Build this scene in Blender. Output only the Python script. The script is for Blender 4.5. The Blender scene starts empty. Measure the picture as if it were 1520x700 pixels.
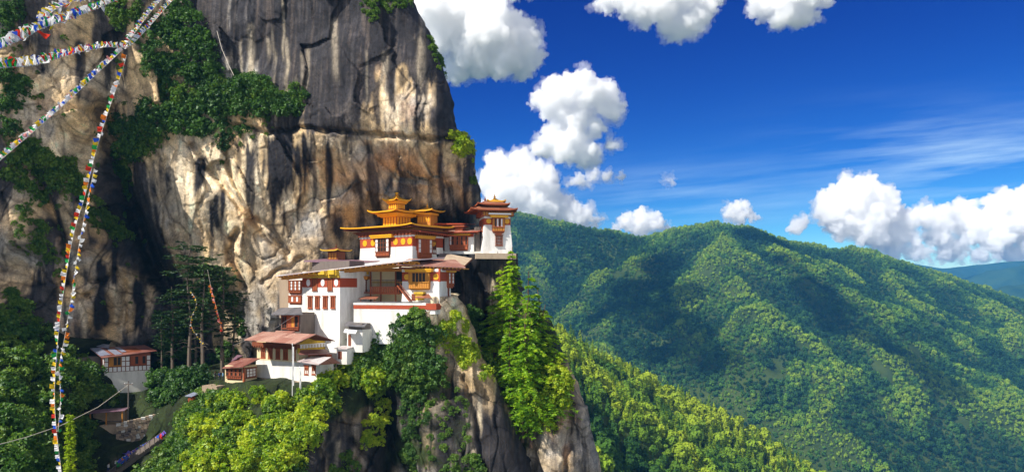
import bpy, bmesh, math, random
import numpy as np
from mathutils import Vector, Matrix

S = bpy.context.scene
COL = S.collection
R = math.radians

# ------------------------------------------------------------------ camera, sky, sun, exposure
F, HZ = 1200.0, 428.0                       # focal length and horizon row, in photograph pixels
cam = bpy.data.cameras.new('camera')
cam_o = bpy.data.objects.new('camera', cam)
COL.objects.link(cam_o)
S.camera = cam_o
cam_o.location = (0, 0, 0)
cam_o.rotation_euler = (R(90), 0, 0)
cam.sensor_width = 36
cam.lens = 36 * F / 1520
cam.shift_y = (HZ - 350) / 1520
cam.clip_start = 0.5
cam.clip_end = 120000

SUN = Vector((-0.62, -0.42, 0.72)).normalized()
world = bpy.data.worlds.new('World')
S.world = world
world.use_nodes = True
wn = world.node_tree
wn.nodes.clear()
def N(t, kind, **kw):
    n = t.nodes.new(kind)
    for k, v in kw.items():
        if k.startswith('i_'):
            key = k[2:]
            n.inputs[int(key) if key.isdigit() else key].default_value = v
        else:
            setattr(n, k, v)
    return n
sky = N(wn, 'ShaderNodeTexSky', sky_type='NISHITA', sun_disc=False)
sky.sun_elevation = math.asin(SUN.z)
sky.sun_rotation = math.atan2(SUN.x, SUN.y)
sky.altitude = 3100
sky.air_density = 1.0
sky.dust_density = 0.0
sky.ozone_density = 6.0
bgn = N(wn, 'ShaderNodeBackground')
bgn.inputs['Strength'].default_value = 0.1
wout = N(wn, 'ShaderNodeOutputWorld')
# high-altitude polarised blue: each channel of the sky is deepened
wtc = N(wn, 'ShaderNodeTexCoord'); wsp = N(wn, 'ShaderNodeSeparateXYZ')
wn.links.new(wtc.outputs['Generated'], wsp.inputs[0])
def wm(op, a, b=0.0, c=0.0):
    n = N(wn, 'ShaderNodeMath', operation=op)
    for k, v in enumerate((a, b, c)):
        if hasattr(v, 'is_output'): wn.links.new(v, n.inputs[k])
        else: n.inputs[k].default_value = v
    return n.outputs[0]
wsc = N(wn, 'ShaderNodeSeparateColor'); wcc = N(wn, 'ShaderNodeCombineColor')
wn.links.new(sky.outputs[0], wsc.inputs[0])
for k, (g_, x0_, p_) in enumerate(((0.05, 0.046, 3.0), (0.052, 0.0415, 2.3), (0.345, 0.086, 1.38))):
    wn.links.new(wm('MULTIPLY', wm('POWER', wm('DIVIDE', wm('MINIMUM', wm('MULTIPLY', wsc.outputs[k], 0.02), 0.2), x0_), p_), g_ * 10 / 1.41), wcc.inputs[k])
# added white fill light behind the viewer, broken up like unseen clouds
wn2 = N(wn, 'ShaderNodeTexNoise'); wn2.inputs['Scale'].default_value = 3.0; wn2.inputs['Detail'].default_value = 5
wn.links.new(wtc.outputs['Generated'], wn2.inputs['Vector'])
wback = N(wn, 'ShaderNodeMapRange', interpolation_type='SMOOTHSTEP'); wn.links.new(wsp.outputs[1], wback.inputs[0])
for k, v in ((1, 0.25), (2, -0.25), (3, 0.0), (4, 1.0)): wback.inputs[k].default_value = v
wcl = N(wn, 'ShaderNodeMapRange', interpolation_type='SMOOTHSTEP'); wn.links.new(wn2.outputs[0], wcl.inputs[0])
for k, v in ((1, 0.42), (2, 0.58), (3, 0.0), (4, 1.0)): wcl.inputs[k].default_value = v
wm2 = N(wn, 'ShaderNodeMix', data_type='RGBA')
wn.links.new(wm('MULTIPLY', wback.outputs[0], wcl.outputs[0]), wm2.inputs[0]); wn.links.new(wcc.outputs[0], wm2.inputs[6]); wm2.inputs[7].default_value = (6.8, 6.8, 6.8, 1)
# thin streaks of high cirrus, by direction
wy = wm('MAXIMUM', wsp.outputs[1], 0.05)
wu, wv = wm('DIVIDE', wsp.outputs[0], wy), wm('DIVIDE', wsp.outputs[2], wy)
wv2 = wm('MULTIPLY_ADD', wu, -0.10, wv)
wcb = N(wn, 'ShaderNodeCombineXYZ')
wn.links.new(wm('MULTIPLY', wu, 3.0), wcb.inputs[0]); wn.links.new(wm('MULTIPLY', wv2, 34.0), wcb.inputs[1])
wnz = N(wn, 'ShaderNodeTexNoise'); wnz.inputs['Scale'].default_value = 1.3; wnz.inputs['Detail'].default_value = 6; wnz.inputs['Roughness'].default_value = 0.55
wn.links.new(wcb.outputs[0], wnz.inputs['Vector'])
def wbump(u0, v0, su, sv):
    a = wm('POWER', wm('DIVIDE', wm('SUBTRACT', wu, u0), su), 2.0); b_ = wm('POWER', wm('DIVIDE', wm('SUBTRACT', wv, v0), sv), 2.0)
    return wm('EXPONENT', wm('MULTIPLY', wm('ADD', a, b_), -1.0))
wmask = wm('ADD', wbump(0.58, 0.155, 0.17, 0.05), wm('MULTIPLY', wbump(0.2, 0.11, 0.16, 0.035), 0.55))
wfac = wm('MULTIPLY', wmask, wm('MULTIPLY', wm('MAXIMUM', wm('SUBTRACT', wnz.outputs[0], 0.40), 0.0), 2.6))
wmx = N(wn, 'ShaderNodeMix', data_type='RGBA')
wn.links.new(wm('MINIMUM', wfac, 0.8), wmx.inputs[0]); wn.links.new(wm2.outputs[2], wmx.inputs[6]); wmx.inputs[7].default_value = (4.0, 5.5, 6.8, 1)
wn.links.new(wmx.outputs[2], bgn.inputs['Color'])
wn.links.new(bgn.outputs[0], wout.inputs['Surface'])

sun = bpy.data.lights.new('sun', 'SUN')
sun.energy = 4.2
sun.angle = R(0.53)
sun.color = (1.0, 0.95, 0.86)
sun_o = bpy.data.objects.new('sun', sun)
COL.objects.link(sun_o)
sun_o.location = SUN * 400
sun_o.rotation_euler = SUN.to_track_quat('Z', 'Y').to_euler()

S.view_settings.view_transform = 'Standard'
S.view_settings.look = 'None'
S.view_settings.exposure = 0.78
S.view_settings.gamma = 1
cy = S.cycles
cy.use_denoising = True
cy.use_adaptive_sampling = True
cy.adaptive_threshold = 0.012
cy.time_limit = 800
cy.max_bounces = 42
cy.diffuse_bounces = 3
cy.glossy_bounces = 2
cy.transmission_bounces = 4
cy.volume_bounces = 40
cy.transparent_max_bounces = 8
cy.sample_clamp_indirect = 6

# ------------------------------------------------------------------ helpers
rng = np.random.default_rng(7)
random.seed(7)
_T = rng.random((64, 64, 64)).astype(np.float32)

def vnoise(p):
    p = np.asarray(p, np.float32)
    i = np.floor(p).astype(np.int32)
    f = p - i
    f = f * f * (3 - 2 * f)
    i &= 63
    j = (i + 1) & 63
    x0, y0, z0 = i[..., 0], i[..., 1], i[..., 2]
    x1, y1, z1 = j[..., 0], j[..., 1], j[..., 2]
    fx, fy, fz = f[..., 0], f[..., 1], f[..., 2]
    a = _T[x0, y0, z0] * (1 - fx) + _T[x1, y0, z0] * fx
    b = _T[x0, y1, z0] * (1 - fx) + _T[x1, y1, z0] * fx
    c = _T[x0, y0, z1] * (1 - fx) + _T[x1, y0, z1] * fx
    d = _T[x0, y1, z1] * (1 - fx) + _T[x1, y1, z1] * fx
    return (a * (1 - fy) + b * fy) * (1 - fz) + (c * (1 - fy) + d * fy) * fz

def fbm(p, octv=4, gain=0.5, ridged=False):
    """roughly -1..1 (plain) or 0..1 (ridged)"""
    p = np.asarray(p, np.float32)
    s, a, t = 0, 1.0, 0.0
    for k in range(octv):
        n = vnoise(p + 17.3 * k)
        n = 1 - np.abs(2 * n - 1) if ridged else 2 * n - 1
        s = s + a * n
        t += a
        a *= gain
        p = p * 2.03
    return s / t

def voronoi(u, v, seed=0):
    """2-D cells: (distance to the border, random number of the cell)"""
    iu, iv = np.floor(u).astype(np.int64), np.floor(v).astype(np.int64)
    d1 = np.full(u.shape, 9.0)
    d2 = np.full(u.shape, 9.0)
    cid = np.zeros(u.shape); ou = np.zeros(u.shape); ov = np.zeros(u.shape)
    for du in (-1, 0, 1):
        for dv in (-1, 0, 1):
            a, b = (iu + du), (iv + dv)
            jx = _T[a & 63, b & 63, (seed) & 63]
            jy = _T[a & 63, b & 63, (seed + 9) & 63]
            rr = _T[a & 63, b & 63, (seed + 23) & 63]
            d = np.hypot(u - (a + jx), v - (b + jy))
            near = d < d1
            ou = np.where(near, u - (a + jx), ou); ov = np.where(near, v - (b + jy), ov)
            d2 = np.where(near, d1, np.minimum(d2, d))
            cid = np.where(near, rr, cid)
            d1 = np.where(near, d, d1)
    return d2 - d1, cid, ou, ov

def at(px, py, Y):
    """the place that pixel (px, py) shows at depth Y"""
    return np.array([(px - 760) / F * Y, Y, (HZ - py) / F * Y])

def V3(px, py, Y):
    return Vector(at(px, py, Y))

def field(px, py, pts, soft=35.0):
    """smooth interpolation of scattered values"""
    num = np.zeros(np.shape(px))
    den = np.zeros(np.shape(px))
    for (x, y, v) in pts:
        w = 1.0 / ((px - x) ** 2 + (py - y) ** 2 + soft * soft) ** 2
        num += w * v
        den += w
    return num / den

def sstep(a, b, x):
    t = np.clip((x - a) / (b - a), 0, 1)
    return t * t * (3 - 2 * t)

def seg_dist(px, py, poly):
    """distance to a polyline and the position along it (0..1)"""
    best = np.full(np.shape(px), 1e9)
    tt = np.zeros(np.shape(px))
    n = len(poly) - 1
    for k in range(n):
        (x0, y0), (x1, y1) = poly[k][:2], poly[k + 1][:2]
        L = (x1 - x0) ** 2 + (y1 - y0) ** 2 + 1e-9
        t = np.clip(((px - x0) * (x1 - x0) + (py - y0) * (y1 - y0)) / L, 0, 1)
        d = np.hypot(px - x0 - t * (x1 - x0), py - y0 - t * (y1 - y0))
        m = d < best
        best = np.where(m, d, best)
        tt = np.where(m, (k + t) / n, tt)
    return best, tt

def tag(o, label=None, cat=None, group=None, kind=None):
    if label: o['label'] = label
    if cat: o['category'] = cat
    if group: o['group'] = group
    if kind: o['kind'] = kind
    return o

def link(name, data, parent=None, mats=None):
    o = bpy.data.objects.new(name, data)
    COL.objects.link(o)
    if parent is not None:
        o.parent = parent
    if mats:
        for m in (mats if isinstance(mats, (list, tuple)) else [mats]):
            data.materials.append(m)
    return o

def empty(name, loc=(0, 0, 0), rz=0.0):
    o = bpy.data.objects.new(name, None)
    o.empty_display_size = 0.5
    COL.objects.link(o)
    o.location = loc
    o.rotation_euler = (0, 0, rz)
    return o

def np_mesh(name, verts, quads, smooth=False, tris=False):
    verts = np.asarray(verts, np.float32).reshape(-1, 3)
    quads = np.asarray(quads, np.int32)
    k = quads.shape[1]
    me = bpy.data.meshes.new(name)
    me.vertices.add(len(verts))
    me.vertices.foreach_set('co', verts.ravel())
    me.loops.add(quads.size)
    me.loops.foreach_set('vertex_index', quads.ravel())
    me.polygons.add(len(quads))
    me.polygons.foreach_set('loop_start', np.arange(0, quads.size, k, dtype=np.int32))
    me.polygons.foreach_set('loop_total', np.full(len(quads), k, np.int32))
    if smooth:
        me.polygons.foreach_set('use_smooth', np.ones(len(quads), bool))
    me.update(calc_edges=True)
    return me

def grid_quads(r, c):
    i = np.arange(r * c).reshape(r, c)
    return np.stack([i[:-1, :-1], i[:-1, 1:], i[1:, 1:], i[1:, :-1]], -1).reshape(-1, 4)

def vcol(me, name, rgb):
    a = me.color_attributes.new(name, 'FLOAT_COLOR', 'POINT')
    rgba = np.ones((len(me.vertices), 4), np.float32)
    rgba[:, :3] = rgb.reshape(-1, 3)
    a.data.foreach_set('color', rgba.ravel())

class MB:
    """collects boxes, prisms, tubes and discs into one mesh"""
    def __init__(s):
        s.v, s.f, s.m = [], [], []
    def add(s, verts, faces, mat=0):
        o = len(s.v)
        s.v += [tuple(float(c) for c in p) for p in verts]
        for f in faces:
            s.f.append([i + o for i in f])
            s.m.append(mat)
    def box(s, x0, x1, y0, y1, z0, z1, mat=0, fr=None):
        P = [(x, y, z) for z in (z0, z1) for y in (y0, y1) for x in (x0, x1)]
        if fr: P = [fr(*p) for p in P]
        s.add(P, [(0, 2, 3, 1), (4, 5, 7, 6), (0, 1, 5, 4), (2, 6, 7, 3), (0, 4, 6, 2), (1, 3, 7, 5)], mat)
    def frustum(s, lo, hi, z0, z1, mat=0):
        P = [(lo[0], lo[2], z0), (lo[1], lo[2], z0), (lo[1], lo[3], z0), (lo[0], lo[3], z0),
             (hi[0], hi[2], z1), (hi[1], hi[2], z1), (hi[1], hi[3], z1), (hi[0], hi[3], z1)]
        s.add(P, [(3, 2, 1, 0), (4, 5, 6, 7), (0, 1, 5, 4), (1, 2, 6, 5), (2, 3, 7, 6), (3, 0, 4, 7)], mat)
    def slab(s, pts, th, top=0, under=0, edge=None):
        n = len(pts)
        P = [tuple(p) for p in pts] + [(p[0], p[1], p[2] - th) for p in pts]
        s.add(P, [tuple(range(n))], top)
        s.add(P, [tuple(reversed(range(n, 2 * n)))], under)
        s.add(P, [(i, i + n, (i + 1) % n + n, (i + 1) % n) for i in range(n)], edge if edge is not None else under)
    def disc(s, fr, a, z, r, o0, o1, n=14, mat=0, ry=None):
        ry = ry or r
        P = [fr(a + r * math.cos(k * 2 * math.pi / n), o1, z + ry * math.sin(k * 2 * math.pi / n)) for k in range(n)]
        Q = [fr(a + r * math.cos(k * 2 * math.pi / n), o0, z + ry * math.sin(k * 2 * math.pi / n)) for k in range(n)]
        s.add(P + Q, [tuple(range(n))] + [(i, i + n, (i + 1) % n + n, (i + 1) % n) for i in range(n)], mat)
    def tube(s, pts, rad, n=6, mat=0):
        pts = [Vector(p) for p in pts]
        rads = rad if isinstance(rad, (list, tuple)) else [rad] * len(pts)
        rings = []
        for k, p in enumerate(pts):
            d = (pts[min(k + 1, len(pts) - 1)] - pts[max(k - 1, 0)]).normalized()
            u = d.orthogonal().normalized()
            w = d.cross(u)
            rings.append([p + (u * math.cos(t) + w * math.sin(t)) * rads[k] for t in [2 * math.pi * i / n for i in range(n)]])
        P = [q for r_ in rings for q in r_]
        fs = [(k * n + i, k * n + (i + 1) % n, (k + 1) * n + (i + 1) % n, (k + 1) * n + i) for k in range(len(pts) - 1) for i in range(n)]
        fs += [tuple(reversed(range(n))), tuple(range((len(pts) - 1) * n, len(pts) * n))]
        s.add(P, fs, mat)
    def lathe(s, prof, c=(0, 0, 0), n=14, mat=0):
        P = [(c[0] + r_ * math.cos(2 * math.pi * i / n), c[1] + r_ * math.sin(2 * math.pi * i / n), c[2] + z) for r_, z in prof for i in range(n)]
        fs = [(k * n + i, k * n + (i + 1) % n, (k + 1) * n + (i + 1) % n, (k + 1) * n + i) for k in range(len(prof) - 1) for i in range(n)]
        fs += [tuple(reversed(range(n))), tuple(range((len(prof) - 1) * n, len(prof) * n))]
        s.add(P, fs, mat)
    def mesh(s, name):
        me = bpy.data.meshes.new(name)
        me.from_pydata(s.v, [], s.f)
        me.polygons.foreach_set('material_index', s.m)
        me.update()
        return me
    def build(s, name, mats, parent=None):
        return link(name, s.mesh(name), parent, mats)

# ------------------------------------------------------------------ materials
def new_mat(name):
    m = bpy.data.materials.new(name)
    m.use_nodes = True
    t = m.node_tree
    return m, t, t.nodes['Principled BSDF']

def ramp(t, stops, interp='LINEAR'):
    n = t.nodes.new('ShaderNodeValToRGB')
    e = n.color_ramp.elements
    n.color_ramp.interpolation = interp
    while len(e) < len(stops): e.new(0.5)
    for k, (p, c) in enumerate(stops):
        e[k].position = p
        e[k].color = (*c, 1) if len(c) == 3 else c
    return n

def mix(t, fac, a, b, mode='MIX'):
    n = t.nodes.new('ShaderNodeMix')
    n.data_type = 'RGBA'
    n.blend_type = mode
    for k, v in ((0, fac), (6, a), (7, b)):
        if hasattr(v, 'is_output'): t.links.new(v, n.inputs[k])
        else: n.inputs[k].default_value = (*v, 1) if isinstance(v, tuple) and len(v) == 3 else v
    return n.outputs[2]

def noise_tex(t, scale, detail=5, rough=0.6, coord='Object', stretch=None, out=0):
    tc = t.nodes.new('ShaderNodeTexCoord')
    n = t.nodes.new('ShaderNodeTexNoise')
    n.inputs['Scale'].default_value = scale
    n.inputs['Detail'].default_value = detail
    n.inputs['Roughness'].default_value = rough
    src = tc.outputs[coord]
    if stretch:
        mp = t.nodes.new('ShaderNodeMapping')
        mp.inputs['Scale'].default_value = stretch
        t.links.new(src, mp.inputs[0])
        src = mp.outputs[0]
    t.links.new(src, n.inputs['Vector'])
    return n.outputs[out]

def paint(name, col, dirt=0.35, dirt_col=None, rough=0.75, scale=1.2, streak=True, metal=0.0, bump=0.0):
    """a painted, plastered or wooden surface with streaky wear"""
    m, t, p = new_mat(name)
    n1 = noise_tex(t, scale, 6, 0.65, stretch=(1, 1, 0.25) if streak else None)
    r1 = ramp(t, [(0.42, (0, 0, 0)), (0.72, (1, 1, 1))])
    t.links.new(n1, r1.inputs[0])
    dc = dirt_col or tuple(c * 0.55 for c in col)
    n2 = noise_tex(t, scale * 7, 4, 0.6)
    c1 = mix(t, n2, tuple(c * 0.88 for c in col), tuple(min(1, c * 1.08) for c in col))
    mm = t.nodes.new('ShaderNodeMath'); mm.operation = 'MULTIPLY'
    t.links.new(r1.outputs[0], mm.inputs[0]); mm.inputs[1].default_value = dirt
    t.links.new(mix(t, mm.outputs[0], c1, dc), p.inputs['Base Color'])
    p.inputs['Roughness'].default_value = rough
    p.inputs['Metallic'].default_value = metal
    p.inputs['Specular IOR Level'].default_value = 0.3
    if bump:
        b = t.nodes.new('ShaderNodeBump'); b.inputs['Strength'].default_value = bump; b.inputs['Distance'].default_value = 0.05
        t.links.new(n2, b.inputs['Height']); t.links.new(b.outputs[0], p.inputs['Normal'])
    return m

def sheet_metal(name, col, col2, rough=0.45, spacing=0.5, axis='X'):
    """painted corrugated sheets, each sheet a little different, with rust"""
    m, t, p = new_mat(name)
    tc = t.nodes.new('ShaderNodeTexCoord')
    w = t.nodes.new('ShaderNodeTexWave')
    w.wave_type = 'BANDS'; w.bands_direction = axis
    w.inputs['Scale'].default_value = 1.0 / spacing
    t.links.new(tc.outputs['Object'], w.inputs['Vector'])
    bk = t.nodes.new('ShaderNodeTexBrick')
    bk.inputs['Color1'].default_value = (*col, 1)
    bk.inputs['Color2'].default_value = (*col2, 1)
    bk.inputs['Mortar'].default_value = (*[c * 0.5 for c in col], 1)
    bk.inputs['Scale'].default_value = 0.7
    bk.inputs['Mortar Size'].default_value = 0.012
    bk.inputs['Brick Width'].default_value = 0.8
    bk.inputs['Row Height'].default_value = 1.6
    t.links.new(tc.outputs['Object'], bk.inputs['Vector'])
    n = noise_tex(t, 0.9, 6, 0.7)
    r_ = ramp(t, [(0.5, (0, 0, 0)), (0.75, (1, 1, 1))])
    t.links.new(n, r_.inputs[0])
    mm = t.nodes.new('ShaderNodeMath'); mm.operation = 'MULTIPLY'; mm.inputs[1].default_value = 0.5
    t.links.new(r_.outputs[0], mm.inputs[0])
    t.links.new(mix(t, mm.outputs[0], bk.outputs[0], tuple(c * 0.6 + 0.03 for c in col)), p.inputs['Base Color'])
    p.inputs['Roughness'].default_value = rough
    b = t.nodes.new('ShaderNodeBump'); b.inputs['Strength'].default_value = 0.35; b.inputs['Distance'].default_value = 0.05
    t.links.new(w.outputs['Fac'], b.inputs['Height']); t.links.new(b.outputs[0], p.inputs['Normal'])
    return m

M = {}
M['white'] = paint('whitewash', (0.80, 0.78, 0.73), 0.75, (0.40, 0.36, 0.31), 0.9, 0.6, bump=0.4)
M['old_white'] = paint('old_whitewash', (0.72, 0.70, 0.64), 0.6, (0.33, 0.31, 0.27), 0.9, 0.5, bump=0.3)
M['cream'] = paint('cream_plaster', (0.72, 0.60, 0.36), 0.3, (0.45, 0.34, 0.2), 0.85, 0.6)
M['mud'] = paint('mud_plaster', (0.36, 0.27, 0.19), 0.5, (0.2, 0.15, 0.11), 0.95, 0.6)
M['red'] = paint('red_ochre', (0.36, 0.062, 0.024), 0.4, (0.22, 0.04, 0.02), 0.85, 0.9)
M['gold'] = paint('yellow_gold_paint', (0.78, 0.38, 0.015), 0.35, (0.5, 0.22, 0.01), 0.45, 1.5, False)
M['gilt'] = paint('gilded_copper', (0.90, 0.48, 0.035), 0.5, (0.62, 0.25, 0.02), 0.38, 1.5, False, 0.35)
M['ochre'] = paint('ochre_timber', (0.52, 0.22, 0.03), 0.5, (0.28, 0.09, 0.02), 0.7, 2.5)
M['yellow'] = paint('yellow_timber', (0.62, 0.40, 0.03), 0.5, (0.32, 0.18, 0.02), 0.7, 2.5)
M['brown'] = paint('brown_timber', (0.20, 0.055, 0.022), 0.5, (0.09, 0.03, 0.015), 0.75, 2.5)
M['redwood'] = paint('red_timber', (0.34, 0.085, 0.03), 0.45, (0.17, 0.045, 0.02), 0.7, 2.5)
M['dark'] = paint('dark_opening', (0.02, 0.016, 0.014), 0.2, None, 0.5, 2)
M['pane'] = paint('white_window_panel', (0.78, 0.76, 0.74), 0.15, None, 0.5, 3)
M['greytimber'] = paint('weathered_timber', (0.17, 0.14, 0.12), 0.5, (0.08, 0.07, 0.06), 0.85, 2)
M['roof_red'] = sheet_metal('maroon_roof_sheet', (0.20, 0.065, 0.05), (0.30, 0.13, 0.10))
M['roof_pink'] = sheet_metal('sunlit_pink_roof_sheet', (0.32, 0.135, 0.10), (0.46, 0.27, 0.21))  # maroon sheet with its sunlit pink put into the colour
M['roof_pale'] = sheet_metal('sunlit_pale_roof_sheet', (0.60, 0.56, 0.55), (0.48, 0.36, 0.34), 0.4)  # whitish look of sunlit metal put into the colour
M['roof_blue'] = sheet_metal('bluish_roof_sheet', (0.20, 0.22, 0.30), (0.28, 0.30, 0.38), 0.4)
M['roof_violet'] = sheet_metal('violet_maroon_sheet', (0.19, 0.10, 0.14), (0.28, 0.17, 0.21), 0.4)
M['roof_brown'] = sheet_metal('rust_brown_roof_sheet', (0.23, 0.075, 0.04), (0.33, 0.13, 0.07))
M['roof_slate'] = sheet_metal('dark_grey_sheet', (0.10, 0.10, 0.11), (0.16, 0.15, 0.16))
M['stone'] = paint('beige_stone', (0.47, 0.36, 0.25), 0.6, (0.25, 0.18, 0.12), 0.95, 0.9, False, bump=0.6)
M['rope'] = paint('pale_rope', (0.62, 0.55, 0.45), 0.2, None, 0.9, 3)
M['wire'] = paint('grey_wire', (0.25, 0.25, 0.25), 0.2, None, 0.6, 3)
M['bark'] = paint('grey_bark', (0.16, 0.125, 0.095), 0.6, (0.07, 0.055, 0.04), 0.95, 1.2, bump=0.5)
M['bark_brown'] = paint('brown_bark', (0.11, 0.07, 0.045), 0.6, (0.05, 0.03, 0.02), 0.95, 1.2, bump=0.5)
M['skin'] = paint('skin', (0.35, 0.2, 0.13), 0.1, None, 0.6, 3)
M['hair'] = paint('black_hair', (0.02, 0.016, 0.014), 0.1, None, 0.5, 3)

def rock_mat(name, gscale=1.0):
    """rock: the vertex colour carries the large stains and some painted shade, the nodes add grain, streaks and pits"""
    m, t, p = new_mat(name)
    at_ = t.nodes.new('ShaderNodeVertexColor'); at_.layer_name = 'Col'
    n1 = noise_tex(t, 0.9 * gscale, 9, 0.68, 'Object', stretch=(1, 0.3, 1))
    n2 = noise_tex(t, 0.55 * gscale, 7, 0.65, 'Object', stretch=(1, 0.3, 0.09))
    r1 = ramp(t, [(0.30, (0.58, 0.57, 0.56)), (0.5, (0.97, 0.97, 0.97)), (0.70, (1.32, 1.30, 1.26))])
    t.links.new(n1, r1.inputs[0])
    r2 = ramp(t, [(0.33, (0.45, 0.44, 0.45)), (0.5, (1.0, 1.0, 1.0)), (0.7, (1.28, 1.24, 1.16))])
    t.links.new(n2, r2.inputs[0])
    n3 = noise_tex(t, 4.5 * gscale, 6, 0.7, 'Object', stretch=(1, 0.4, 1))
    r3 = ramp(t, [(0.35, (0.62, 0.61, 0.60)), (0.5, (1, 1, 1)), (0.68, (1.3, 1.28, 1.25))]); t.links.new(n3, r3.inputs[0])
    c = mix(t, 1.0, at_.outputs[0], r1.outputs[0], 'MULTIPLY')
    c = mix(t, 0.9, c, r3.outputs[0], 'MULTIPLY')
    c = mix(t, 0.85, c, r2.outputs[0], 'MULTIPLY')
    t.links.new(c, p.inputs['Base Color'])
    p.inputs['Roughness'].default_value = 0.9
    p.inputs['Specular IOR Level'].default_value = 0.25
    vor = t.nodes.new('ShaderNodeTexVoronoi'); vor.feature = 'DISTANCE_TO_EDGE'; vor.inputs['Scale'].default_value = 0.55
    tc = t.nodes.new('ShaderNodeTexCoord'); mp = t.nodes.new('ShaderNodeMapping'); mp.inputs['Scale'].default_value = (1, 0.3, 0.5)
    nw = t.nodes.new('ShaderNodeTexNoise'); nw.inputs['Scale'].default_value = 0.4; nw.inputs['Detail'].default_value = 4
    ad = t.nodes.new('ShaderNodeMix'); ad.data_type = 'VECTOR'; ad.inputs[0].default_value = 0.35
    t.links.new(tc.outputs['Object'], mp.inputs[0]); t.links.new(tc.outputs['Object'], nw.inputs['Vector'])
    va = t.nodes.new('ShaderNodeVectorMath'); va.operation = 'ADD'
    vs = t.nodes.new('ShaderNodeVectorMath'); vs.operation = 'SCALE'; vs.inputs['Scale'].default_value = 3.0
    t.links.new(nw.outputs['Color'], vs.inputs[0]); t.links.new(mp.outputs[0], va.inputs[0]); t.links.new(vs.outputs[0], va.inputs[1])
    t.links.new(va.outputs[0], vor.inputs['Vector'])
    t.nodes.remove(ad)
    cr = ramp(t, [(0.0, (0, 0, 0)), (0.035, (1, 1, 1))]); t.links.new(vor.outputs[0], cr.inputs[0])
    hm = t.nodes.new('ShaderNodeMath'); hm.operation = 'MULTIPLY_ADD'; hm.inputs[1].default_value = 0.35
    t.links.new(cr.outputs[0], hm.inputs[0]); t.links.new(n1, hm.inputs[2])
    b = t.nodes.new('ShaderNodeBump'); b.inputs['Strength'].default_value = 0.6; b.inputs['Distance'].default_value = 0.28
    t.links.new(hm.outputs[0], b.inputs['Height']); t.links.new(b.outputs[0], p.inputs['Normal'])
    return m
M['rock'] = rock_mat('cliff_rock')

def leaf_mat(name, dark, mid, light, trans=0.35, scale=0.5, tcol=None):
    """leaves: colour varies from clump to clump and from plant to plant; they let some light through"""
    m, t, p = new_mat(name)
    t.nodes.remove(p)
    out = t.nodes['Material Output']
    n = noise_tex(t, scale, 3, 0.6, 'Object')
    oi = t.nodes.new('ShaderNodeObjectInfo')
    geo = t.nodes.new('ShaderNodeNewGeometry')
    a = t.nodes.new('ShaderNodeMath'); a.operation = 'MULTIPLY_ADD'; a.inputs[1].default_value = 0.35
    t.links.new(oi.outputs['Random'], a.inputs[0]); t.links.new(n, a.inputs[2])
    b = t.nodes.new('ShaderNodeMath'); b.operation = 'MULTIPLY_ADD'; b.inputs[1].default_value = 0.30
    t.links.new(geo.outputs['Random Per Island'], b.inputs[0]); t.links.new(a.outputs[0], b.inputs[2])
    r_ = ramp(t, [(0.50, dark), (0.80, mid), (1.12 if False else 1.0, light)])
    t.links.new(b.outputs[0], r_.inputs[0])
    d = t.nodes.new('ShaderNodeBsdfDiffuse'); tr = t.nodes.new('ShaderNodeBsdfTranslucent')
    gl = t.nodes.new('ShaderNodeBsdfGlossy'); gl.inputs['Roughness'].default_value = 0.5; gl.inputs['Color'].default_value = (0.6, 0.65, 0.6, 1)
    t.links.new(r_.outputs[0], d.inputs['Color'])
    t.links.new(mix(t, 1.0, r_.outputs[0], tcol or (1.25, 1.25, 0.45), 'MULTIPLY'), tr.inputs['Color'])
    ms = t.nodes.new('ShaderNodeMixShader'); ms.inputs[0].default_value = trans
    t.links.new(d.outputs[0], ms.inputs[1]); t.links.new(tr.outputs[0], ms.inputs[2])
    m2 = t.nodes.new('ShaderNodeMixShader'); m2.inputs[0].default_value = 0.04
    t.links.new(ms.outputs[0], m2.inputs[1]); t.links.new(gl.outputs[0], m2.inputs[2])
    t.links.new(m2.outputs[0], out.inputs['Surface'])
    return m
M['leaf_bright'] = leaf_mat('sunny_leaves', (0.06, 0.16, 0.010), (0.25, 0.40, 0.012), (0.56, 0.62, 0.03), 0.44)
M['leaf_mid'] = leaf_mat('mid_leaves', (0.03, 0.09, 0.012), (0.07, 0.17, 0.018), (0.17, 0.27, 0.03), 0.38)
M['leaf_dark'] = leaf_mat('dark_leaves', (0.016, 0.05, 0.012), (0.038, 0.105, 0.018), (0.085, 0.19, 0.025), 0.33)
M['leaf_pine'] = leaf_mat('pine_needles', (0.09, 0.23, 0.010), (0.24, 0.43, 0.014), (0.46, 0.60, 0.026), 0.5)
M['leaf_cedar'] = leaf_mat('cedar_needles', (0.012, 0.034, 0.014), (0.022, 0.056, 0.018), (0.045, 0.085, 0.025), 0.25)
M['leaf_lime'] = leaf_mat('lime_needles', (0.22, 0.34, 0.012), (0.42, 0.55, 0.02), (0.62, 0.66, 0.04), 0.45)

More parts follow.
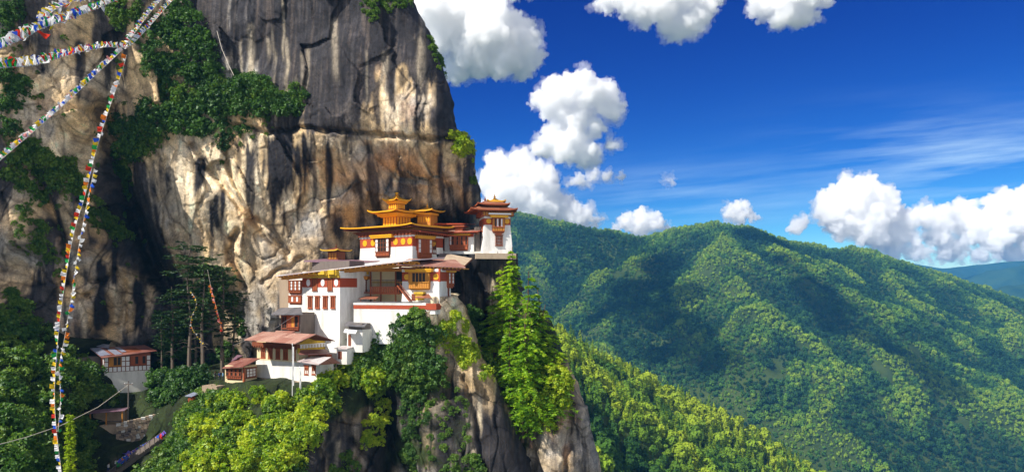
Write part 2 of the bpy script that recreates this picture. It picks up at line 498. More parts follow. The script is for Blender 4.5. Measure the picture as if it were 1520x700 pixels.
# ------------------------------------------------------------------ rock faces
def rough(px, py, P, big=1.0, seed=0):
    """height of the rock's own relief (metres, towards the viewer), from world positions P"""
    X = P[..., 0]; Z = P[..., 2]; Yw = P[..., 1]
    h = 2.4 * big * fbm(P / 24.0 + seed, 3)
    q = np.stack([X / 4.0, Yw / 4.0, Z / 30.0], -1)
    h = h + 0.7 * big * (fbm(q + 5 + seed, 4, 0.5, True) - 0.5)          # tall flutes
    wu = fbm(P / 14.0 + 77, 3) * 0.8
    def facets(u, v, sd, off, tilt, joint):
        e, c, ou, ov = voronoi(u, v, sd)
        g1 = (c * 7.31) % 1.0 - 0.5; g2 = (c * 13.7) % 1.0 - 0.5
        return e, c, off * (c - 0.5) + tilt * (ou * g1 * 2 + ov * g2 * 2) - joint * (1 - sstep(0.0, 0.035, e))
    e, cid, hh = facets((X + 0.30 * Z) / 9.0 + wu, (Z - 0.22 * X) / 14.0 + 0.6 * wu, 3, 1.6, 2.5, 0.15)
    h = h + hh
    e2, cid2, hh = facets((X + 0.35 * Z) / 3.2 + 1.0 * wu, (Z - 0.25 * X) / 6.5 + wu, 14, 0.30, 0.42, 0.04)
    hs = hh
    e3, c3, hh = facets((X + 0.2 * Z) / 1.2 + 1.0 * wu, (Z - 0.3 * X) / 2.1 + wu, 33, 0.08, 0.13, 0.0)
    hs = hs + hh + 0.16 * fbm(P / 1.1 + 11, 4, 0.6)
    # irregular cracks: thin lines along which two slabs part
    def crack(sc, st, w, sd):
        n = fbm(np.stack([X / sc + 0.25 * Z / sc, Yw / sc, Z / (sc * st)], -1) + sd, 4, 0.55)
        on = sstep(-0.15, 0.2, fbm(P / (sc * 2.2) + sd + 7, 3))
        return np.exp(-(n / w) ** 2) * on
    ck = np.maximum(crack(9.0, 1.6, 0.022, 60 + seed), 0.4 * crack(5.0, 1.8, 0.028, 71 + seed))
    hs = hs - 0.45 * ck
    e2 = np.minimum(e2, 0.2 * (1 - ck))
    return h, hs, e, e2, cid, cid2

def carve(px, py, depth, cracks):
    for poly, w, d in cracks:
        n = 6 * (vnoise(np.stack([px / 11, py / 11, px * 0], -1)) - 0.5)
        dist, t = seg_dist(px + n, py + n, poly)
        depth = depth + d * np.exp(-(dist / w) ** 2)
    return depth

def colour_mix(px, py, P, dark, tan, rustf=0.5, veg=None, streaks=()):
    """the stone's own colours: grey, tan and cream stone, black lichen runs, rust and moss"""
    X, Z = P[..., 0], P[..., 2]
    n1 = fbm(P / 7.0 + 3, 5)
    n2 = fbm(np.stack([X / 2.0, P[..., 1] / 4.0, Z / 20.0], -1) + 9, 5, 0.55)
    n3 = fbm(np.stack([X / 0.8, P[..., 1] / 2.0, Z / 14.0], -1) + 19, 4, 0.6)
    n4 = fbm(P / 3.0 + 40, 4)
    cream = np.array([0.74, 0.62, 0.44]); tanc = np.array([0.57, 0.41, 0.225]); grey = np.array([0.34, 0.32, 0.29])
    black = np.array([0.022, 0.021, 0.025]); rust = np.array([0.46, 0.20, 0.055]); dgrey = np.array([0.040, 0.038, 0.045])
    t = sstep(-0.55, 0.35, n1 + 1.2 * (tan - 0.5) + 0.3 * n4)
    c = grey + (tanc - grey) * t[..., None]
    k = sstep(0.05, 0.55, n2 + 0.5 * n4 + 0.9 * (tan - 0.55))
    c = c + (cream - c) * (0.8 * k)[..., None]
    k = sstep(0.15, 0.5, fbm(P / 5.0 + 90, 4) + 0.3 * n2) * rustf
    c = c + (rust - c) * (0.65 * k)[..., None]
    # lichen, and shade painted by the dark map: broad darkening plus thin runs
    m = sstep(-0.16, 0.26, (dark - 0.5) * 2.0 + 0.95 * n2 + 0.40 * n4)
    c = c + (dgrey - c) * (0.95 * m)[..., None]
    m = sstep(0.0, 0.28, (dark - 0.60) * 1.5 + 0.85 * n3 + 0.30 * n2)
    c = c + (black - c) * (0.92 * m)[..., None]
    m = sstep(0.1, 0.5, n3 + 0.5 * n2) * sstep(0.45, 0.8, dark)
    c = c + (np.array([0.13, 0.10, 0.08]) - c) * (0.38 * m)[..., None]
    for (x, y0, y1, w, s) in streaks:
        wv = 5 * (vnoise(np.stack([py / 24.0, px * 0 + x, px * 0], -1)) - 0.5)
        a = np.exp(-((px - x - wv) / w) ** 2) * sstep(y0 - 6, y0 + 8, py + 14 * n3) * (1 - sstep(y1 - 30, y1, py + 40 * n3))
        a = np.clip(a * (1.7 + 1.6 * n3), 0, 1) * abs(s)
        c = c + ((black if s > 0 else cream) - c) * a[..., None]
    if veg is not None:
        soil = np.array([0.035, 0.055, 0.014])
        m = sstep(0.35, 0.65, veg + 0.35 * n4)
        c = c + (soil - c) * m[..., None]
    c = 1.14 * c * np.exp(0.55 * fbm(P / 1.5 + 55, 4, 0.65) + 0.30 * n3)[..., None]
    return np.clip(c, 0.008, 0.85)

def edge_at(poly, v):
    ys = np.array([p[1] for p in poly], float); xs = np.array([p[0] for p in poly], float)
    return np.interp(v, ys, xs)

def rock_sheet(name, x0, xr, y_top, y_bot, step, depth_pts, round_px, round_m, back_m, dark_pts, tan_pts,
               cracks=(), streaks=(), veg_pts=None, big=1.0, tone=1.0, soft=38.0, seed=0, top_back=None, bulge=None, rustf=0.5, left_round=0):
    """A rock mass: its face (pixel columns x0..xr(py), rows y_top(px)..y_bot) at real depths, rounding away at
    its edge and running back behind it, so that it is a solid outcrop from any side."""
    x1 = max(p[0] for p in xr)
    nc = int((x1 - x0) / step); nr = int((y_bot - min(p[1] for p in y_top)) / step)
    s = np.linspace(0, 1, nc)
    xb = x0 + s * (x1 - x0)
    yt = np.interp(xb, [p[0] for p in y_top], [p[1] for p in y_top])
    t = np.linspace(0, 1, nr)[:, None]
    py = yt[None, :] + t * (y_bot - yt[None, :])
    for _ in range(4):
        yt = np.interp(x0 + s * (edge_at(xr, yt) - x0), [p[0] for p in y_top], [p[1] for p in y_top])
    py = yt[None, :] + t * (y_bot - yt[None, :])
    px = x0 + s[None, :] * (edge_at(xr, py) - x0)
    nj = 5.0 * fbm(np.stack([px * 0, py / 26.0, py / 70.0], -1) + 3 + seed, 4)
    px = px + nj * sstep(0.80, 1.0, s)[None, :] ** 2
    d = field(px, py, depth_pts, soft)
    if bulge is not None: d = d + bulge(px, py)
    d = carve(px, py, d, cracks)
    P0 = np.stack([(px - 760) / F * d, 160 + 0.2 * (d - 160), (HZ - py) / F * d], -1)
    h, hs, e, e2, cid, cid2 = rough(px, py, P0, big, seed)
    dark = field(px, py, dark_pts, 24); tan = field(px, py, tan_pts, 40)
    calm = 1 - 0.65 * np.clip(dark * 2 - 0.9, 0, 1)
    h = h + hs * calm
    if veg_pts: h = h * (1 - 0.8 * np.clip(field(px, py, veg_pts, 22), 0, 1))
    er = edge_at(xr, py)
    u = np.clip((px - (er - round_px)) / round_px, 0, 1)
    d = d - h * (1 - 0.4 * u) + round_m * (1 - np.sqrt(np.clip(1 - u * u, 0, 1)))
    if left_round:
        u = np.clip(((x0 + left_round) - px) / left_round, 0, 1)
        d = d + round_m * (1 - np.sqrt(np.clip(1 - u * u, 0, 1)))
    P = np.stack([(px - 760) / F * d, d, (HZ - py) / F * d], -1)
    veg = field(px, py, veg_pts, 22) if veg_pts else None
    C = colour_mix(px, py, P0, dark, tan, rustf, veg, streaks)
    C = C * (tone + (1 - tone) * sstep(0.72, 1.0, tan)[..., None])
    # block-to-block tone and dark joints
    C = C * (0.84 + 0.32 * cid2 * (0.5 + 0.5 * cid))[..., None]
    jt = 1 - calm * (0.35 * (1 - sstep(0.0, 0.03, e)) + 0.5 * (1 - sstep(0.0, 0.10, e2)))
    C = C * jt[..., None]
    # the far side of the edge
    back = []
    for k in range(1, 15):
        q = k / 14.0
        b = P[:, -1, :].copy()
        jit = 1.2 * fbm(b / 4.0 + 3.1 * k + seed, 3)
        b[:, 1] += back_m * q ** 1.4 + 0.3
        b[:, 0] += jit - 0.035 * back_m * q
        back.append(b)
    P = np.concatenate([P, np.stack(back, 1)], 1)
    C = np.concatenate([C, np.repeat(C[:, -1:, :], 14, 1)], 1)
    if top_back:
        tops = []
        for k in range(1, 9):
            b = P[0].copy()
            b[:, 1] += top_back[0] * k / 8.0
            b[:, 2] += top_back[1] * k / 8.0 + 0.25 * fbm(b / 3.0, 3)
            tops.append(b)
        P = np.concatenate([np.stack(tops[::-1], 0), P], 0)
        C = np.concatenate([np.repeat(C[:1], 8, 0), C], 0)
    r_, c_ = P.shape[:2]
    me = np_mesh(name, P, grid_quads(r_, c_)[:, ::-1], smooth=True)
    vcol(me, 'Col', C)
    o = link(name, me, None, M['rock'])
    tag(o, kind='structure')
    return o, (px, py, P[-nr:, :nc] if top_back else P[:, :nc])

CLIFF_EDGE = [(560, -340), (575, -120), (598, -40), (610, 0), (632, 40), (650, 78), (663, 120), (671, 160), (675, 188), (690, 200), (703, 212),
              (706, 235), (701, 250), (706, 268), (711, 284), (710, 300), (704, 318), (698, 350), (694, 380), (690, 420), (690, 700)]
cliff_depth = [(-1300, 0, 62), (-1300, 600, 62), (-1000, 0, 85), (-1000, 500, 85), (-600, 0, 114), (-600, 500, 112), (-300, 0, 138), (-300, 300, 136), (-300, 600, 134), (-100, 0, 150), (-100, 300, 148), (-100, 600, 148),
    (0, 0, 154), (0, 100, 152), (0, 200, 154), (0, 350, 153), (0, 480, 152), (0, 640, 160), (60, 50, 156), (100, 150, 156), (60, 220, 158), (100, 300, 162), (60, 400, 160), (110, 470, 163), (120, 640, 175),
    (170, 60, 166), (180, 160, 170), (175, 250, 174), (195, 340, 178), (225, 430, 181), (195, 480, 174), (240, 560, 182), (200, 640, 182), (150, 430, 168),
    (250, 60, 168), (230, 150, 168), (300, 120, 166), (220, 230, 170), (260, 250, 167), (300, 300, 165), (250, 330, 170), (330, 390, 169), (300, 480, 175), (360, 450, 171), (330, 560, 178),
    (400, 50, 165), (400, 150, 161), (400, 250, 163), (440, 320, 166), (430, 370, 166), (400, 440, 166), (430, 500, 166), (430, 600, 170),
    (500, 0, 163), (520, 100, 157), (520, 180, 154), (480, 215, 158), (530, 225, 156), (530, 280, 165), (480, 300, 166), (540, 340, 171), (500, 380, 170), (540, 600, 175),
    (600, -40, 168), (600, 40, 164), (610, 120, 159), (600, 190, 152), (620, 220, 152), (640, 245, 156), (600, 270, 163), (640, 290, 166), (640, 340, 171), (640, 400, 171), (660, 600, 175),
    (690, 230, 157), (690, 275, 160), (690, 310, 165), (690, 360, 168), (300, -120, 178), (500, -120, 176), (100, -120, 170), (300, -330, 210), (500, -330, 215), (0, -330, 175), (-300, -330, 160), (-1000, -330, 95)]
cliff_dark = [(450, 60, .92), (380, 60, .90), (560, 40, .97), (520, 120, .93), (430, 140, .88), (350, 90, .62), (330, 30, .7), (600, 60, .9), (620, 20, .97), (640, 90, .9), (655, 160, .85), (668, 185, .8), (600, 150, .28), (590, 115, .45), (625, 150, .35),
    (560, 175, .34), (480, 170, .86), (420, 178, .8), (380, 220, .10), (420, 240, .42), (360, 200, .18), (300, 230, .15), (265, 215, .2), (350, 270, .05), (460, 230, .3), (485, 225, .28), (450, 300, .15), (430, 345, .15), (380, 340, .16), (330, 360, .12),
    (270, 330, .14), (250, 270, .42), (225, 250, .45), (340, 385, .12), (400, 400, .30), (390, 450, .40), (370, 500, .5), (550, 225, .40), (600, 225, .33), (650, 235, .45), (560, 270, .52), (500, 330, .48), (560, 300, .5), (640, 290, .5), (680, 330, .75), (700, 270, .8),
    (460, 400, .55), (300, 400, .2), (90, 50, .42), (120, 100, .24), (80, 150, .2), (40, 70, .5), (20, 20, .75), (140, 180, .5), (110, 215, .3), (165, 60, .55), (60, 330, .42), (30, 360, .45), (120, 330, .36), (150, 420, .42), (190, 430, .30), (120, 460, .40),
    (210, 450, .35), (60, 440, .55), (180, 300, .9), (215, 370, .9), (250, 440, .85), (250, 520, .9), (20, 270, .6), (20, 450, .6), (-300, 200, .5), (-300, 500, .5), (-900, 200, .5), (300, -200, .7), (550, -200, .9)]  # lichen, and along the carved cleft its shade put into the colour
cliff_tan = [(90, 60, .6), (120, 120, .75), (110, 210, .8), (80, 160, .6), (265, 240, .75), (300, 260, .85), (390, 230, 1.0), (410, 290, 1.0), (440, 320, .7), (340, 280, .8), (280, 350, .6), (340, 390, .75), (420, 350, .5), (400, 440, .35), (560, 230, .55), (610, 150, .75),
    (600, 190, .6), (650, 240, .55), (530, 300, .25), (480, 330, .3), (640, 300, .5), (450, 60, .2), (550, 60, .1), (380, 120, .3), (60, 340, .4), (150, 430, .55), (190, 430, .7), (100, 460, .4), (230, 260, .35), (200, 480, .5), (470, 230, .7)]
cliff_cracks = [([(150, 170), (178, 250), (205, 330), (240, 400), (272, 440), (300, 478)], 16, 7.0), ([(285, 215), (320, 260), (355, 305), (395, 350), (428, 380)], 5, 2.6),
    ([(332, 232), (352, 280), (375, 322), (402, 340), (432, 374)], 4, 2.2), ([(340, 186), (400, 196), (450, 191), (520, 196), (580, 202), (640, 206), (690, 204)], 3.0, 2.0),
    ([(352, 345), (340, 375), (352, 400), (362, 425)], 5, 2.6), ([(270, 400), (310, 425), (345, 455), (358, 490)], 7, 3.0), ([(390, 420), (412, 400), (450, 385)], 4, 1.5), ([(52, 250), (70, 300), (95, 350), (100, 420)], 7, 3.0),
    ([(545, 215), (560, 240), (590, 262), (640, 270)], 5, 1.4), ([(500, 275), (530, 300), (560, 325), (600, 335), (650, 330)], 18, 2.2), ([(205, 340), (228, 400), (250, 430)], 14, 5.0), ([(130, 440), (170, 400), (190, 430), (180, 480)], 5, 2.5), ([(670, 280), (684, 320), (690, 370)], 7, 4.0)]
cliff_streaks = [(292, 232, 305, 6, 1), (300, 235, 290, 4, 1), (322, 285, 352, 5, 1), (330, 280, 335, 4, 1), (316, 300, 360, 3, 1), (406, 208, 322, 5, 1), (416, 205, 300, 9, 1), (430, 205, 290, 7, 1), (441, 215, 275, 5, 1), (450, 200, 260, 4, 1),
    (398, 220, 300, 2, 1), (420, 300, 350, 2, .8), (152, 390, 505, 9, 1), (146, 440, 510, 5, 1), (205, 420, 505, 8, 1), (160, 50, 150, 5, .9), (172, 45, 120, 4, .9), (118, 40, 60, 3, .9), (560, 118, 200, 5, .9), (655, 110, 200, 10, .9), (515, 190, 240, 4, .8),
    (268, 190, 300, 4, -1), (283, 240, 360, 4, -.9), (375, 200, 330, 9, -.7), (465, 250, 330, 6, -.8), (440, 300, 350, 6, -.8), (590, 150, 195, 4, -.6), (400, 60, 90, 3, -.35), (407, 75, 95, 2, -.3), (440, 120, 140, 2, -.4), (175, 420, 500, 5, -.8), (125, 440, 500, 5, -.6), (60, 340, 380, 5, -.6), (182, 440, 505, 4, -.8), (345, 330, 400, 12, -.35)]
rst = random.Random(21)
for k in range(46):                                        # thin black runs of water and lichen below the ledges
    if k < 26: x, y0 = rst.uniform(345, 490), rst.uniform(192, 232)
    elif k < 36: x, y0 = rst.uniform(500, 640), rst.uniform(60, 200)
    else: x, y0 = rst.uniform(40, 220), rst.choice([60, 330, 400])
    cliff_streaks.append((x, y0, y0 + rst.uniform(40, 130), rst.choice([1.4, 2, 3, 4.5]), rst.uniform(.7, 1)))
for k in range(16): x = rst.uniform(350, 640); y0 = rst.uniform(0, 120); cliff_streaks.append((x, y0, y0 + rst.uniform(50, 120), rst.choice([1.5, 2.5, 4]), -rst.uniform(.15, .35)))
cliff_o, cliff_g = rock_sheet('cliff', -1300, CLIFF_EDGE, [(-1300, 220), (-800, 165), (-500, 75), (-250, -20), (-120, -125), (20, -330), (711, -330)], 690, 1.75, cliff_depth, 34, 9, 70, cliff_dark, cliff_tan,
    cliff_cracks, cliff_streaks, None, 1.0, 1.0, 36, 0, top_back=(120, 12))

# ground and lower crags: the shelf the buildings stand on, the sunny knoll, the spur below, the hillside
SIDE_EDGE = [(668, 430), (690, 455), (700, 490), (718, 530), (742, 572), (764, 628), (786, 690), (806, 760), (840, 1000)]
side_depth = [(-260, 480, 128), (-260, 700, 92), (-260, 1000, 60), (-100, 500, 140), (-100, 700, 96), (0, 490, 150), (0, 560, 132), (0, 640, 112), (0, 700, 102), (0, 850, 84), (0, 1000, 72),
    (80, 490, 158), (80, 540, 148), (80, 600, 133), (80, 700, 116), (80, 850, 94), (130, 520, 164), (140, 600, 154), (130, 650, 146), (180, 585, 161), (190, 620, 155), (210, 640, 151), (170, 690, 140), (200, 700, 139), (150, 850, 104), (240, 580, 160), (240, 640, 149), (240, 700, 132), (240, 850, 100),
    (290, 570, 153), (280, 600, 146), (290, 650, 132), (290, 700, 120), (300, 850, 104), (340, 566, 147), (340, 590, 140), (345, 640, 130), (350, 700, 120), (380, 566, 143.5), (400, 585, 138), (430, 590, 136), (400, 620, 132), (400, 660, 126.5), (410, 700, 121), (400, 850, 108), (400, 1000, 98),
    (430, 574, 139.4), (474, 572, 138.4), (470, 590, 136), (500, 560, 147.5), (522, 530, 149), (505, 585, 140), (540, 545, 145), (470, 620, 132), (460, 660, 128), (450, 700, 125), (500, 600, 138), (520, 640, 139), (530, 700, 138), (520, 850, 134), (520, 1000, 130),
    (560, 470, 151), (560, 510, 149), (560, 560, 145), (575, 600, 146.5), (585, 650, 146), (590, 700, 145), (600, 850, 140), (600, 474, 147.0), (620, 520, 144.5), (625, 468, 143.4), (645, 466, 142.6), (658, 470, 144.0), (680, 460, 147), (620, 570, 144), (650, 540, 142.5), (690, 520, 146), (640, 620, 142), (700, 580, 143), (660, 680, 140), (720, 640, 142), (740, 690, 140), (700, 850, 134), (760, 850, 134), (700, 1000, 128)]
side_dark = [(0, 560, .6), (100, 600, .6), (200, 640, .5), (300, 600, .5), (500, 640, .62), (530, 690, .55), (478, 640, .62), (545, 600, .6), (575, 580, .5), (570, 640, .75), (590, 690, .6), (600, 600, .75), (640, 600, .62), (660, 540, .4), (640, 660, .58), (700, 600, .52), (690, 660, .6), (740, 640, .8), (690, 500, .1), (670, 470, .1), (710, 540, .12), (740, 590, .35), (650, 480, .1), (770, 690, .85), (770, 900, .8), (500, 900, .6)]  # the shade on the spur's turned-away side is painted in here
side_tan = [(500, 640, .4), (520, 690, .5), (480, 690, .75), (570, 640, .15), (640, 600, .25), (655, 475, .9), (690, 500, 1.0), (720, 550, .95), (640, 690, .3), (740, 640, .3), (700, 600, .35), (200, 640, .4)]  # the sunlit crest of the spur is painted in as paler stone
side_veg = [(-200, 600, 1), (0, 500, .9), (0, 600, 1), (100, 560, 1), (100, 650, 1), (150, 540, 1), (200, 620, .8), (190, 660, .7), (250, 660, 1), (260, 600, .9), (320, 580, .8), (400, 580, 1.1), (440, 580, 1.1), (350, 640, 1.1), (420, 660, 1.1), (460, 600, 1), (520, 545, 1), (540, 570, .9), (490, 600, .6), (500, 650, .05), (530, 690, .1), (470, 690, .3), (560, 500, 1), (600, 500, 1), (620, 550, .9), (575, 620, .1), (600, 620, .56), (600, 680, .58), (640, 620, .44), (650, 680, .46), (680, 640, .38), (660, 500, .35), (655, 475, .1), (690, 480, .35), (700, 530, .4), (690, 600, .1), (740, 660, 0), (740, 590, .15), (700, 700, .2), (400, 900, .9), (600, 900, .2)]
side_streaks = [(590, 560, 700, 5, .9), (577, 580, 700, 7, .9), (560, 600, 700, 4, .7), (714, 585, 640, 3, -.9), (700, 600, 700, 4, -.5), (612, 640, 700, 3, -.5), (735, 610, 700, 6, .7), (516, 590, 700, 5, .7), (490, 620, 700, 4, .6), (500, 650, 700, 4, -.6), (480, 640, 700, 3, -.4), (648, 560, 640, 8, -.3)]
side_cracks = [([(520, 650), (545, 680), (560, 700)], 4, 2), ([(570, 540), (578, 620), (572, 700), (560, 800)], 9, 3.5), ([(690, 560), (705, 620), (720, 700)], 4, 1.5), ([(470, 630), (480, 700)], 4, 1.5), ([(545, 590), (540, 650)], 4, 2.0), ([(640, 560), (620, 640), (635, 700)], 3, 1.0)]
side_top = [(-260, 470), (0, 482), (60, 490), (120, 536), (148, 568), (165, 582), (200, 586), (224, 574), (240, 566), (270, 560), (330, 566), (380, 568), (440, 572), (478, 572), (498, 568), (510, 545), (524, 515), (536, 492), (548, 474), (600, 470), (622, 464), (636, 462), (652, 440), (840, 440)]
side_o, side_g = rock_sheet('hillside', -260, SIDE_EDGE, side_top, 1000, 1.5, side_depth, 26, 7, 26, side_dark, side_tan, side_cracks, side_streaks, side_veg, 0.28, 0.5, 20, 4, top_back=(34, 1.5), rustf=0.35)

# the wall of the ravine under the tower, dark rock with its shadow painted in, and the crag beyond the pines
ravine_depth = [(640, 380, 158), (700, 376, 158), (750, 376, 159), (640, 450, 160), (690, 420, 161), (730, 420, 160), (760, 450, 162), (700, 520, 164), (760, 560, 163), (800, 600, 160), (820, 700, 156), (700, 700, 160), (760, 900, 150)]
rock_sheet('ravine_wall', 640, [(768, 370), (772, 420), (785, 480), (800, 540), (822, 600), (840, 700), (860, 900)], [(640, 377), (768, 376), (860, 376)], 900, 2.0, ravine_depth, 24, 6, 26,
    [(700, 400, .8), (700, 480, .85), (735, 460, .35), (740, 420, .8), (760, 560, .8), (720, 560, .9), (780, 700, .8)], [(700, 450, .35), (735, 450, 1.0), (760, 600, .4)],
    [([(690, 380), (712, 430), (716, 500)], 8, 3.0)], [(735, 420, 520, 5, -.9), (722, 390, 520, 6, .8)], [(760, 500, .5), (700, 500, .1), (780, 600, .8), (750, 400, .1), (800, 700, .6)], 0.5, 0.7, 30, 8, top_back=(14, 0.2))
CRAG_EDGE = [(818, 470), (832, 512), (846, 545), (858, 570), (866, 596), (877, 630), (886, 670), (890, 700), (905, 800), (930, 950)]
crag_depth = [(770, 520, 154), (770, 700, 150), (800, 560, 152), (830, 540, 151), (850, 600, 150), (870, 650, 151), (820, 650, 147), (840, 700, 146), (880, 700, 150), (800, 850, 142), (880, 850, 144)]
rock_sheet('crag', 762, CRAG_EDGE, [(762, 480), (800, 475), (820, 478), (840, 478), (930, 478)], 950, 1.5, crag_depth, 30, 7, 22,
    [(790, 600, .7), (820, 620, .5), (850, 570, .35), (860, 610, .5), (875, 660, .45), (840, 660, .35), (800, 680, .45), (860, 700, .6)], [(845, 560, .8), (860, 590, .7), (840, 650, .45), (870, 660, .35), (800, 680, .35)],
    [([(826, 640), (815, 610), (835, 590), (850, 600)], 4, 2.0), ([(838, 560), (846, 620), (838, 700)], 5, 2.0), ([(800, 600), (790, 700)], 6, 2.5)],
    [(852, 580, 700, 4, .6), (832, 650, 700, 3, -.6), (868, 620, 700, 3, .5)], [(790, 560, 1), (830, 510, 1), (850, 545, .5), (860, 600, .1), (820, 640, .2), (850, 690, .1), (790, 640, .7), (880, 690, .1)], 0.5, 0.75, 22, 12, top_back=(16, 0.5), rustf=0.8)

# ------------------------------------------------------------------ mountains
def ridge_world(poly):
    return np.array([at(*p) for p in poly])

def tents(X, Y, ridges):
    Z = np.full(X.shape, -1e9)
    for poly, slope, sharp in ridges:
        W = ridge_world(poly)
        for k in range(len(W) - 1):
            a, b = W[k], W[k + 1]
            L = ((b[:2] - a[:2]) ** 2).sum()
            t = np.clip(((X - a[0]) * (b[0] - a[0]) + (Y - a[1]) * (b[1] - a[1])) / L, 0, 1)
            d = np.hypot(X - a[0] - t * (b[0] - a[0]), Y - a[1] - t * (b[1] - a[1]))
            z = a[2] + t * (b[2] - a[2]) - slope * (np.sqrt(d * d + sharp * sharp) - sharp)
            m = np.maximum(Z, z); n = np.minimum(Z, z)
            kk = 12.0
            Z = np.where(n > -1e8, m + kk * 0.5 * np.clip(1 - (m - n) / kk, 0, 1) ** 2 * 0.5, m)
    return Z

def terrain(name, x0, x1, y0, y1, step, ridges, amp, floor, mat, seed=0):
    nx, ny = int((x1 - x0) / step), int((y1 - y0) / step)
    X, Y = np.meshgrid(np.linspace(x0, x1, nx), np.linspace(y0, y1, ny))
    Z = tents(X, Y, ridges)
    P = np.stack([X, Y, X * 0], -1)
    wx = 90 * fbm(P / 420.0 + seed, 3)
    P2 = np.stack([X + wx, Y - wx, X * 0], -1)
    Zn = amp * (1.25 * (fbm(P2 / 300.0 + seed, 5, 0.55, True) - 0.62) + 0.4 * fbm(P2 / 110.0 + seed, 4))
    dd = np.full(X.shape, 1e9); W = ridge_world(ridges[0][0])
    for k in range(len(W) - 1):
        a, b = W[k], W[k + 1]; t = np.clip(((X - a[0]) * (b[0] - a[0]) + (Y - a[1]) * (b[1] - a[1])) / ((b[:2] - a[:2]) ** 2).sum(), 0, 1)
        dd = np.minimum(dd, np.hypot(X - a[0] - t * (b[0] - a[0]), Y - a[1] - t * (b[1] - a[1])))
    Z = np.maximum(Z + Zn * (0.2 + 0.8 * sstep(0, amp * 3.0, dd)), floor)
    me = np_mesh(name, np.stack([X, Y, Z], -1), grid_quads(ny, nx), smooth=True)
    o = link(name, me, None, mat)
    tag(o, kind='structure')
    def zat(x, y):
        fx = (x - x0) / (x1 - x0) * (nx - 1); fy = (y - y0) / (y1 - y0) * (ny - 1)
        i = np.clip(np.floor(fx).astype(int), 0, nx - 2); j = np.clip(np.floor(fy).astype(int), 0, ny - 2)
        u, v = fx - i, fy - j
        return (Z[j, i] * (1 - u) + Z[j, i + 1] * u) * (1 - v) + (Z[j + 1, i] * (1 - u) + Z[j + 1, i + 1] * u) * v
    return o, zat

def ground_mat(name, c1, c2, scale):
    m, t, p = new_mat(name)
    r_ = ramp(t, [(0.35, c1), (0.65, c2)])
    t.links.new(noise_tex(t, scale, 6, 0.65, 'Object'), r_.inputs[0])
    t.links.new(r_.outputs[0], p.inputs['Base Color'])
    p.inputs['Roughness'].default_value = 1.0
    p.inputs['Specular IOR Level'].default_value = 0.0
    return m
M['forest_floor'] = ground_mat('forest_floor', (0.022, 0.040, 0.012), (0.06, 0.085, 0.022), 0.01)
M['far_forest'] = ground_mat('far_forest', (0.012, 0.032, 0.014), (0.04, 0.075, 0.02), 0.004)

SKY_RIDGE = [(430, 300, 2700), (690, 308, 2650), (760, 318, 2650), (830, 333, 2600), (900, 346, 2600), (960, 354, 2550), (1000, 344, 2400), (1035, 340, 2320), (1062, 336, 2300), (1105, 338, 2300), (1160, 357, 2350), (1200, 363, 2400), (1260, 371, 2420),
             (1340, 391, 2500), (1400, 412, 2550), (1460, 430, 2600), (1520, 448, 2650), (1620, 480, 2700), (1800, 520, 2800)]
mt_ridges = [(SKY_RIDGE, 0.62, 10),
    ([(960, 354, 2550), (950, 400, 2300), (925, 460, 2050), (885, 540, 1800), (850, 640, 1600)], 0.62, 14),
    ([(1062, 336, 2300), (1075, 372, 2120), (1100, 430, 1930), (1150, 510, 1740), (1200, 590, 1600), (1260, 700, 1450)], 0.66, 10),
    ([(1105, 338, 2300), (1150, 385, 2120), (1200, 440, 1960), (1255, 520, 1800), (1330, 620, 1620), (1400, 720, 1480)], 0.70, 8),
    ([(1260, 366, 2420), (1310, 415, 2240), (1360, 470, 2060), (1390, 530, 1900), (1440, 620, 1700), (1500, 720, 1540)], 0.66, 10),
    ([(1400, 412, 2550), (1450, 470, 2300), (1490, 540, 2050), (1560, 640, 1800)], 0.62, 12),
    ([(800, 327, 2620), (800, 390, 2350), (790, 470, 2100), (780, 560, 1900)], 0.6, 16)]
mountain_o, mountain_z = terrain('mountain', -900, 3300, 950, 3900, 12, mt_ridges, 105, -900, M['forest_floor'], 2)
NEAR_RIDGE = [(560, 330, 640), (690, 410, 720), (770, 462, 780), (832, 500, 820), (900, 541, 860), (960, 572, 885), (1050, 611, 910), (1130, 657, 940), (1210, 712, 960), (1400, 830, 1010), (1700, 1000, 1100)]
nr_ridges = [(NEAR_RIDGE, 0.86, 6), ([(900, 541, 860), (905, 610, 760), (930, 720, 660)], 0.75, 8), ([(1000, 590, 895), (1010, 660, 800), (1030, 760, 700)], 0.75, 8)]
near_o, near_z = terrain('near_ridge', -260, 1000, 420, 1400, 7, nr_ridges, 15, -900, M['forest_floor'], 9)
far1 = [(900, 420, 9000), (1150, 405, 9000), (1300, 392, 8800), (1345, 390, 8600), (1400, 398, 8400), (1450, 393, 8600), (1490, 389, 8800), (1560, 384, 9000), (1700, 380, 9000)]
far2 = [(1250, 440, 7000), (1380, 428, 7000), (1440, 412, 6900), (1500, 398, 6800), (1560, 392, 6800), (1700, 385, 6800)]
far3 = [(1380, 455, 5200), (1460, 434, 5200), (1500, 426, 5200), (1560, 420, 5200), (1700, 405, 5200)]
terrain('far_hills', 800, 7600, 4300, 9600, 40, [(far1, 0.5, 60), (far2, 0.5, 50), (far3, 0.5, 40)], 46, -900, M['far_forest'], 5)
g = MB(); g.slab([(-9500, -600, -899), (9500, -600, -899), (9500, 9650, -899), (-9500, 9650, -899)], 1.0)
tag(g.build('valley_ground', M['far_forest']), kind='structure')

